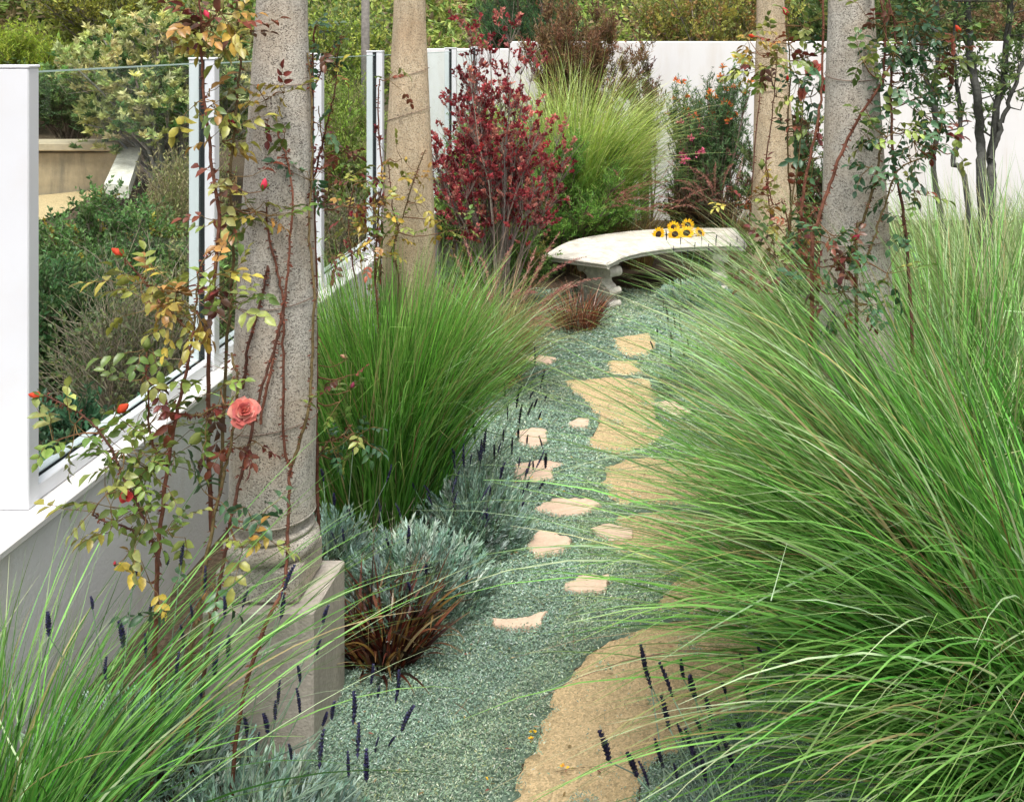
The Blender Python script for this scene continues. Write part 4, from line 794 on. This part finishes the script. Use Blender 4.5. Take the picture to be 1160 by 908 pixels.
def rose(label, base, canes, clusters, blooms, buds_, seed, group='climbing roses', cat='rose', leafs=.041, thorns=True, cane_col=[(.17, .07, .045), (.15, .11, .05), (.11, .05, .035)]):
    r = np.random.RandomState(seed); t = thing('climbing_rose', label, cat, base, 0, group); allp = []; 
    for ci, (pts, D, rad) in enumerate(canes):
        pp = []
        for i, q_ in enumerate(pts):
            if len(q_) == 2: pp.append(P(q_[0], q_[1], D))
            else: pp.append(P(*q_))
        K = max(12, len(pts)*6); sp = spline(pp, K); sp += r.normal(0, .002, sp.shape)*np.array([1, .6, .3]); b = MB()
        cc = np.array(cane_col[ci % len(cane_col)])*r.uniform(.8, 1.3)
        tubes(b, sp, np.linspace(rad, rad*.5, K), 8, cc); allp.append(sp)
        if thorns:
            m = K*3; k = r.randint(1, K-1, m); d = nrm(np.cross(sp[k]-sp[k-1], rdir(m, r=r))); leaf4(b, sp[k]+r.uniform(0, 1, (m, 1))*(sp[k]-sp[k-1]), d*1+np.array([0, 0, -.3]), rdir(m, r=r), .009+rad*1.1, .006, np.tile(np.array([.16, .05, .03]), (m, 1)))
        b.build('cane', M['bark'], t)
    A = np.vstack(allp); fb = MB(); tw = MB()
    def twig(p, q_, rad=.0016, col=(.20, .10, .05)):
        m_ = (p+q_)/2+r.normal(0, .08, 3)*np.linalg.norm(q_-p)+np.array([0, 0, -.05*np.linalg.norm(q_-p)]); tubes(tw, spline([p, m_, q_], 6), [rad*1.5, rad*1.4, rad*1.2, rad, rad*.9, rad*.8], 5, col)
    for (x, y, D, rp, n, pa) in clusters:
        c = P(x, y, D); R = rp/F*D; k = np.argmin(((A-c)**2).sum(1)*np.where(A[:, 2] < c[2]+.03, 1, 1.8)); a0 = A[k]
        twig(a0, c, .0022)
        for j in range(int(n*1.35+.5)):
            e = c+r.normal(0, .55, 3)*R*np.array([1, .7, .9]); twig(c, e, .0011, (.18, .12, .05))
            d = nrm((e-c)+r.normal(0, .4, 3)*R+np.array([0, 0, -.15*R])); L = leafs*r.uniform(.75, 1.2)
            s_ = nrm(np.cross(d, [0, 0, 1.])+r.normal(0, .3, 3)); upv = np.cross(s_, d)+r.normal(0, .35, 3)
            ps, ds = [], []
            axis_e = e+d*L*1.7; twig(e, axis_e, .0008, (.2, .12, .05))
            for f_, sg in ((.15, 1), (.15, -1), (.62, 1), (.62, -1), (1, 0)):
                ps.append(e+d*L*1.7*f_); ds.append(d*(.6 if sg else 1)+s_*sg*.9+r.normal(0, .12, 3)+np.array([0, 0, -.18]))
            cbase = pal(1, pa, r, .2)
            leaf8(fb, np.array(ps), np.array(ds), np.tile(upv, (5, 1)), L*r.uniform(.85, 1.15, 5), L*.62, np.repeat(cbase, 5, 0)*np.exp(r.normal(0, .12, (5, 1))), r.uniform(.05, .4), .18)
    fb.build('foliage', M['rose'], t); tag(tw.build('twigs', M['bark'], t), kind='stuff')
    for i, (x, y, D, s, cols, ax) in enumerate(blooms):
        p = P(x, y, D); bloom(p, s, cols, ax, seed+i).build('flower', M['petal'], t)
        b = MB(); k = np.argmin(((A-p)**2).sum(1)); tubes(b, spline([A[k], (A[k]+p)/2-np.array([0, 0, .02]), p-nrm(np.array(ax, float))*.005], 6), .002, 5, (.2, .12, .05)); b.build('flower_stem', M['bark'], t)
    for i, (x, y, D, s, cols, ax) in enumerate(buds_):
        p = P(x, y, D); s *= 1.3; bud(p, s, cols, ax, seed+50+i).build('bud', M['petal'], t)
        b = MB(); k = np.argmin(((A-p)**2).sum(1)); pe = p-nrm(np.array(ax, float))*s*.2; tubes(b, spline([A[k], (A[k]+pe)/2+np.array([0, 0, -.02]), pe], 6), .0015, 5, (.22, .12, .06)); b.build('flower_stem', M['bark'], t)
    return t
CORAL = [(.80, .25, .20), (.85, .35, .28), (.72, .18, .16)]; REDB = [(.65, .04, .035), (.7, .09, .04)]; PINKR = [(.75, .07, .12)]
rose('tall thorny rose left of the large grey column with a coral bloom and red buds', tuple(P(170, 930, 3.1)*np.array([1, 1, 0])), [
   ([(170, 950), (172, 830), (176, 720), (180, 617), (190, 529), (201, 465), (213, 410), (219, 375)], 3.1, .0085),
   ([(215, 960), (213, 780), (225, 690), (240, 600), (252, 545), (262, 500), (270, 440), (262, 400)], 3.16, .0075),
   ([(205, 965), (235, 740), (252, 640), (262, 585), (282, 500), (300, 430), (318, 370), (324, 330)], 3.2, .007),
   ([(240, 600), (236, 480), (238, 360), (248, 250), (240, 190), (232, 120), (228, 60), (227, -20)], 3.25, .0075),
   ([(250, 560), (256, 400), (264, 300), (262, 200), (268, 120), (272, 60), (266, -20)], 3.3, .006),
   ([(182, 640), (165, 590), (140, 540), (115, 490), (85, 465), (50, 447)], 3.05, .0045),
   ([(190, 530), (172, 500), (168, 440), (166, 400)], 3.1, .004),
   ([(201, 470), (225, 470), (245, 460), (262, 458)], 3.12, .0045),
   ([(182, 618), (150, 600), (120, 590), (105, 583)], 3.05, .004),
   ([(219, 380), (190, 350), (165, 320), (140, 293)], 3.12, .004),
   ([(219, 378), (222, 340), (228, 300), (250, 280)], 3.14, .004)], [
   (200, 330, 3.1, 45, 9, RY), (160, 320, 3.1, 26, 6, RY), (225, 355, 3.15, 34, 8, RG+RY), (260, 345, 3.2, 30, 6, RG), (180, 345, 3.1, 30, 5, RY), (245, 330, 3.2, 26, 4, RR+RY),
   (170, 480, 3.1, 34, 7, RG), (140, 510, 3.08, 40, 8, RG), (170, 530, 3.1, 36, 8, RG), (190, 510, 3.1, 26, 5, RG), (120, 560, 3.05, 30, 5, RG), (130, 590, 3.05, 34, 5, RG+RY[:1]), (165, 575, 3.05, 36, 6, RG), (190, 600, 3.1, 26, 4, RG), (85, 480, 3.05, 24, 4, RG), (60, 500, 3.05, 22, 3, RG),
   (185, 440, 3.1, 26, 4, RG+RR), (160, 430, 3.1, 22, 3, RG), (165, 395, 3.1, 18, 3, RG), (235, 475, 3.12, 30, 5, RG+RR), (250, 440, 3.14, 20, 3, RG+RR), (290, 500, 3.18, 18, 2, RR), (262, 500, 3.16, 20, 3, RR),
   (240, 30, 3.25, 26, 9, RY+RR), (250, 15, 3.25, 24, 7, RY+RR), (225, 30, 3.25, 20, 4, RY), (262, 40, 3.3, 24, 8, RR+RY), (232, 60, 3.25, 20, 3, RY), (225, 115, 3.25, 22, 3, RY), (238, 120, 3.25, 18, 2, RG), (255, 140, 3.3, 22, 3, RY+RG), (252, 160, 3.3, 18, 3, RY), (268, 200, 3.3, 24, 4, RG+RR), (262, 240, 3.3, 22, 3, RG), (245, 250, 3.28, 20, 3, RR+RG), (290, 240, 3.3, 26, 4, RG+RY),
   (285, 590, 3.2, 22, 3, RD), (300, 605, 3.2, 18, 2, RG+RY), (275, 620, 3.1, 14, 2, RY), (235, 560, 3.16, 22, 2, RD), (240, 660, 3.1, 18, 2, RY+RD), (170, 660, 3.05, 18, 2, RY), (190, 690, 3.05, 20, 2, RD)],
   [(275, 467, 3.12, .062, CORAL, (.55, -.7, .5)), (143, 562, 3.04, .026, [(.7, .08, .07)], (.1, -.8, .4))],
   [(134, 466, 3.06, .034, REDB, (.7, -.2, .5)), (46, 448, 3.03, .026, REDB, (-1, -.1, .15)), (140, 289, 3.1, .030, REDB, (-.8, -.1, .5)), (166, 395, 3.1, .026, [(.2, .26, .08)], (.1, 0, 1)), (238, 22, 3.22, .026, PINKR, (-.5, 0, .8)), (270, 142, 3.28, .03, [(.25, .02, .03)], (-.6, 0, .3)), (298, 214, 3.28, .026, PINKR, (.2, 0, 1)), (130, 640, 3.0, .01, PINKR, (0, 0, 1))], 201)
rose('thorny rose canes tied flat against the front of the large grey column', tuple(P(300, 930, 3.3)*np.array([1, 1, 0])), [
   ([(262, 900, 3.05), (275, 790, 3.08), (300, 710, 3.12), (322, 660, 3.2), (326, 600, 3.34), (328, 545, 3.39), (329, 528, 3.40), (322, 505, 3.405), (321, 400, 3.41), (321, 340, 3.42), (312, 300, 3.43), (302, 250, 3.44), (305, 170, 3.46), (307, 110, 3.47)], 3.4, .0065),
   ([(329, 530, 3.40), (345, 480, 3.42), (353, 430, 3.45), (355, 340, 3.46), (350, 250, 3.5), (354, 190, 3.55), (352, 110, 3.55), (349, 60, 3.55)], 3.4, .006),
   ([(276, 440, 3.42), (282, 390, 3.41), (298, 330, 3.42), (303, 300, 3.43)], 3.4, .006),
   ([(295, 480, 3.40), (312, 390, 3.41), (322, 340, 3.42), (328, 290, 3.43), (331, 220, 3.44), (325, 180, 3.45), (315, 150, 3.46), (307, 130, 3.47)], 3.4, .005)],
   [(285, 240, 3.38, 20, 3, RG+RY), (305, 110, 3.42, 22, 3, RY), (322, 150, 3.42, 16, 2, RG), (305, 245, 3.4, 18, 2, RG), (300, 135, 3.42, 14, 1, RR), (345, 460, 3.36, 14, 1, RG), (322, 105, 3.42, 14, 2, RY+RR), (352, 205, 3.5, 16, 3, RR+RD)],
   [], [(294, 102, 3.42, .018, [(.75, .35, .08)], (0, -.5, .8))], 221)
rose('dark leaved rose hugging the right side of the large grey column', tuple(P(365, 790, 3.8)*np.array([1, 1, 0])), [
   ([(368, 760), (362, 620), (358, 480), (358, 380), (357, 250), (353, 180), (352, 100), (357, 30)], 3.72, .007),
   ([(359, 520), (372, 500), (385, 495), (400, 480)], 3.75, .004),
   ([(357, 200), (368, 150), (378, 110), (385, 50)], 3.74, .004), ([(353, 110), (362, 85), (372, 65), (390, 42)], 3.72, .0035), ([(360, 240), (372, 215), (368, 180), (360, 120)], 3.76, .004)],
   [(358, 30, 3.7, 16, 5, RD), (365, 60, 3.7, 16, 4, RD+RR), (356, 75, 3.7, 14, 3, RD), (372, 80, 3.75, 14, 2, RY), (360, 140, 3.72, 16, 4, RD), (375, 180, 3.75, 20, 4, RR+RG), (355, 205, 3.66, 18, 5, RR+RD), (385, 205, 3.8, 20, 4, RG+RR), (380, 170, 3.8, 16, 3, RR),
    (385, 455, 3.75, 18, 3, RG), (400, 490, 3.75, 26, 7, RD+RG), (375, 500, 3.72, 22, 5, RD), (395, 425, 3.78, 16, 2, RR), (415, 500, 3.76, 16, 3, RD), (390, 520, 3.76, 18, 3, RG)],
   [], [(393, 405, 3.75, .02, [(.6, .35, .2)], (-.5, 0, .2)), (398, 440, 3.75, .02, [(.35, .06, .1)], (.3, 0, .8))], 241, leafs=.03)
rose('yellowing rose with red tinted leaves around the foot of the tan column', tuple(P(430, 420, 5.2)*np.array([1, 1, 0])), [
   ([(440, 600), (430, 400), (425, 300), (432, 200), (428, 130), (430, 90)], 5.15, .006), ([(440, 560), (452, 340), (446, 280), (458, 240), (470, 200), (482, 170)], 5.22, .005),
   ([(430, 500), (405, 330), (395, 260), (400, 210)], 5.1, .005), ([(442, 290), (450, 260), (444, 230), (440, 180)], 5.25, .004)],
   [(425, 240, 5.1, 28, 8, RY+RG), (405, 235, 5.1, 26, 7, RR+RY), (430, 265, 5.1, 26, 7, RY), (470, 230, 5.2, 16, 3, RY), (455, 180, 5.2, 16, 3, RY), (475, 200, 5.2, 14, 3, RY), (415, 205, 5.1, 22, 6, RG+RR), (395, 260, 5.1, 24, 6, RR+RG), (440, 90, 5.2, 16, 4, RR+RG), (425, 290, 5.1, 24, 6, RY+RR), (500, 250, 5.2, 22, 4, RG+RY), (450, 255, 5.15, 18, 4, RG), (380, 290, 5.0, 22, 5, RR+RG), (385, 230, 5.1, 22, 5, RR+RY), (520, 260, 5.3, 16, 3, RG)],
   [], [(460, 183, 5.2, .02, [(.7, .45, .1)], (0, 0, 1))], 261, leafs=.036)
rose('red caned rose with coral blooms between the two right-hand columns', tuple(P(905, 500, 4.7)*np.array([1, 1, 0])), [
   ([(905, 640), (905, 330), (907, 250), (915, 190), (928, 130), (932, 60), (933, -15)], 4.55, .009), ([(900, 640), (890, 330), (896, 240), (892, 160), (895, 80), (890, 10)], 4.8, .006),
   ([(905, 600), (880, 300), (868, 200), (875, 130), (880, 60)], 4.9, .0045), ([(900, 560), (893, 260), (875, 230), (868, 190)], 4.6, .0045), ([(905, 620), (892, 300), (905, 180), (910, 110)], 4.7, .005),
   ([(858, 480), (848, 300), (855, 170), (862, 100)], 5.6, .005)],
   [(910, 30, 4.7, 26, 7, RG), (895, 50, 4.7, 26, 7, RG+RR), (915, 65, 4.7, 24, 6, RD), (880, 65, 4.8, 24, 6, RR+RG), (862, 75, 4.9, 22, 5, RG+RY), (905, 90, 4.7, 24, 6, RG), (918, 110, 4.7, 22, 5, RD), (880, 110, 4.9, 18, 3, RD), (870, 85, 4.9, 22, 4, RG), (915, 140, 4.7, 22, 5, RG+RR), (920, 180, 4.7, 20, 5, RD+RR), (900, 225, 4.7, 22, 5, RR), (870, 235, 4.6, 24, 5, RR+RY), (845, 225, 4.7, 24, 6, RY+RR), (895, 260, 4.6, 30, 9, RR+RG), (915, 270, 4.5, 26, 8, RR+RD), (880, 255, 4.6, 22, 5, RG+RY), (880, 290, 4.6, 26, 7, RD+RR), (905, 300, 4.5, 30, 9, RR+RD), (930, 285, 4.4, 24, 7, RR), (850, 60, 5.2, 22, 6, RY+RR), (845, 40, 5.2, 22, 5, RY), (905, 150, 4.8, 22, 6, RD), (925, 230, 4.7, 22, 6, RD+RG), (862, 330, 4.7, 26, 6, RD+RR), (895, 350, 4.5, 34, 9, RD+RR), (930, 345, 4.2, 34, 10, RD+RR), (915, 310, 4.3, 26, 7, RG+RR), (875, 275, 4.6, 24, 6, RG+RR), (890, 320, 4.5, 26, 7, RR+RD), (920, 320, 4.4, 24, 6, RD)],
   [(922, 80, 4.75, .062, CORAL, (-.7, -.5, .5)), (911, 106, 4.7, .052, [(.85, .35, .25)], (-.9, -.3, .1)), (932, 98, 4.75, .05, [(.75, .08, .08)], (.6, -.5, .1))],
   [(893, 17, 4.7, .035, PINKR, (-.5, -.3, .6)), (857, 42, 4.9, .03, REDB, (-.8, 0, .2)), (863, 190, 4.5, .03, [(.22, .28, .08)], (0, 0, 1)), (892, 92, 4.7, .02, REDB, (0, 0, 1)), (888, 240, 4.5, .025, [(.2, .28, .08)], (0, 0, 1))], 281, leafs=.04)
rose('glossy green leaved rose climbing across the right side of the thick grey column', tuple(P(980, 640, 3.55)*np.array([1, 1, 0])), [
   ([(918, 640), (920, 300), (925, 255), (938, 215), (955, 170), (975, 130), (995, 100), (1008, 75)], 3.55, .008), ([(975, 620), (970, 290), (978, 250), (990, 210), (998, 165), (1000, 160)], 3.58, .007),
   ([(1045, 640), (1030, 330), (1022, 230), (1012, 180), (1010, 90), (1014, 40), (1005, -15)], 3.65, .007), ([(1000, 95), (1003, 40), (995, -15)], 3.6, .005), ([(978, 300), (990, 270), (1006, 220), (1020, 190), (1050, 175), (1062, 150)], 3.6, .0045)],
   [(978, 70, 3.5, 16, 5, RG), (1012, 60, 3.6, 22, 8, RD), (1030, 50, 3.65, 28, 9, RD), (1050, 40, 3.7, 26, 8, RD), (1025, 90, 3.65, 28, 9, RD), (1045, 85, 3.7, 26, 9, RD), (1065, 70, 3.7, 24, 8, RG), (1030, 115, 3.65, 28, 9, RD), (1045, 130, 3.65, 24, 7, RD), (1025, 150, 3.6, 26, 7, RD), (1005, 155, 3.55, 24, 7, RD+RG), (985, 158, 3.55, 16, 3, RG), (1035, 160, 3.6, 24, 6, RG+RD), (1055, 150, 3.65, 18, 3, RR), (1030, 180, 3.6, 20, 5, RD), (1080, 172, 3.65, 16, 2, RG), (1015, 205, 3.55, 22, 5, RD), (985, 190, 3.5, 18, 4, RD), (1035, 215, 3.6, 20, 4, RR+RG), (1000, 30, 3.6, 22, 6, RG+RR), (1070, 45, 3.7, 22, 6, RR+RG), (1040, 20, 3.7, 30, 9, RD), (1010, 15, 3.65, 22, 6, RD), (1025, 260, 3.6, 18, 3, RD), (960, 285, 3.45, 16, 3, RR), (955, 330, 3.4, 34, 10, RD+RR), (985, 345, 3.4, 34, 10, RD), (1005, 310, 3.45, 24, 5, RD+RG), (945, 300, 3.42, 22, 6, RD+RR), (940, 270, 3.45, 20, 5, RR+RD)],
   [], [(995, 138, 3.5, .024, [(.24, .32, .1)], (-.8, 0, .3)), (1068, 132, 3.65, .024, [(.2, .3, .1)], (0, 0, 1)), (1088, 37, 3.7, .024, REDB, (-.2, 0, .3)), (965, 272, 3.42, .024, [(.25, .02, .04)], (.6, 0, .4)), (955, 265, 3.42, .02, [(.2, .3, .1)], (0, 0, 1))], 301, leafs=.034)

# ------------------------------------------------------------------ tree at right
r = np.random.RandomState(331); D0 = 7.2
t = thing('small_tree', 'multi stemmed tree with dark grey trunks at the right before the white wall', 'tree', tuple(P(1120, 420, D0)*np.array([1, 1, 0])))
trunks = [([(1118, 428), (1112, 215), (1110, 160), (1106, 100), (1098, 50), (1092, -60)], .040), ([(1122, 425), (1124, 220), (1122, 180), (1130, 120), (1140, 60), (1146, -60)], .036), ([(1112, 428), (1095, 215), (1080, 185), (1088, 150), (1086, 110), (1080, 60), (1085, -60)], .022),
          ([(1110, 430), (1060, 215), (1062, 150), (1056, 110), (1062, 60), (1060, -60)], .022), ([(1122, 180), (1135, 140), (1150, 95), (1175, 40)], .02), ([(1100, 80), (1070, 50), (1040, 10), (1020, -50)], .016), ([(1062, 130), (1044, 60), (1040, -40)], .02)]
tips = []
for pts, rad in trunks:
    sp = spline([P(x, y, D0+r.uniform(-.1, .1)) for x, y in pts], 26); sp += r.normal(0, .006, sp.shape); b = MB(); tubes(b, sp, np.linspace(rad, rad*.55, 26), 10, (.085, .085, .075)); b.build('trunk', M['bark'], t); tips.append(sp)
A = np.vstack([s_[12:] for s_ in tips]); n = 420; k = r.randint(len(A), size=n); zz = A[k]; d = nrm(rdir(n, -.3, 1, r)+np.array([0, 0, .3])); L = np.where(zz[:, 2] > 2.65, r.uniform(.2, .8, n), r.uniform(.1, .28, n)); keep = (zz[:, 2] > 2.6) | (r.rand(n) < .30); zz, d, L = zz[keep], d[keep], L[keep]; n = len(zz); e = zz+d*L[:, None]
b = MB(); tubes(b, np.stack([zz, (zz+e)/2+r.normal(0, .03, (n, 3)), e], 1), np.array([[.006, .004, .002]]), 4, (.09, .085, .07)); b.build('branches', M['bark'], t)
m = 26; b = MB(); uu = r.uniform(.5, 1.05, (n, m, 1)); pos = (zz[:, None]+(e-zz)[:, None]*uu).reshape(-1, 3)+r.normal(0, .015, (n*m, 3)); leaf4(b, pos, nrm(rdir(n*m, -.3, 1, r)+np.repeat(d, m, 0)*.6), rdir(n*m, r=r), .05, .02, pal(n*m, [(.10, .17, .06), (.17, .26, .09), (.28, .36, .14)], r)); b.build('crown', M['leaf'], t, False)

# ------------------------------------------------------------------ camera, light
cam = bpy.data.cameras.new('camera'); co = bpy.data.objects.new('camera', cam); C.objects.link(co)
co.location = (0, 0, H); co.rotation_euler = (PI/2, 0, 0)
cam.sensor_width = 36; cam.lens = F/1160*36; cam.shift_x = -(VX-580)/1160; cam.shift_y = -(454-VY)/1160
cam.clip_start = .05; cam.clip_end = 900; bpy.context.scene.camera = co
w = bpy.data.worlds.new('World'); bpy.context.scene.world = w; w.use_nodes = True; nt = w.node_tree; nt.nodes.clear()
sky = nt.nodes.new('ShaderNodeTexSky'); sky.sky_type = 'NISHITA'; sky.sun_disc = False
EL, AZ = math.radians(66), math.radians(172)   # veiled sun high on the right
sky.sun_elevation = EL; sky.sun_rotation = AZ; sky.dust_density = 3; sky.ozone_density = 1
hs = nt.nodes.new('ShaderNodeHueSaturation'); hs.inputs['Saturation'].default_value = .22
bg = nt.nodes.new('ShaderNodeBackground'); bg.inputs[1].default_value = .115; ow = nt.nodes.new('ShaderNodeOutputWorld')
nt.links.new(sky.outputs[0], hs.inputs['Color']); nt.links.new(hs.outputs[0], bg.inputs[0]); nt.links.new(bg.outputs[0], ow.inputs[0])
sl = bpy.data.lights.new('sun', 'SUN'); sl.energy = 1.5; sl.angle = math.radians(16); sl.color = (1, .96, .90)
so = bpy.data.objects.new('sun', sl); C.objects.link(so)
sd = Vector((math.sin(AZ)*math.cos(EL), math.cos(AZ)*math.cos(EL), math.sin(EL))); so.rotation_euler = sd.to_track_quat('Z', 'Y').to_euler()
sc = bpy.context.scene; sc.render.engine = 'CYCLES'
sc.view_settings.view_transform = 'Standard'; sc.view_settings.look = 'None'; sc.view_settings.gamma = 1; sc.view_settings.exposure = 1.22
sc.cycles.transparent_max_bounces = 12; sc.cycles.max_bounces = 4; sc.cycles.diffuse_bounces = 3; sc.cycles.glossy_bounces = 2; sc.cycles.transmission_bounces = 3
print('objects', len(bpy.data.objects))
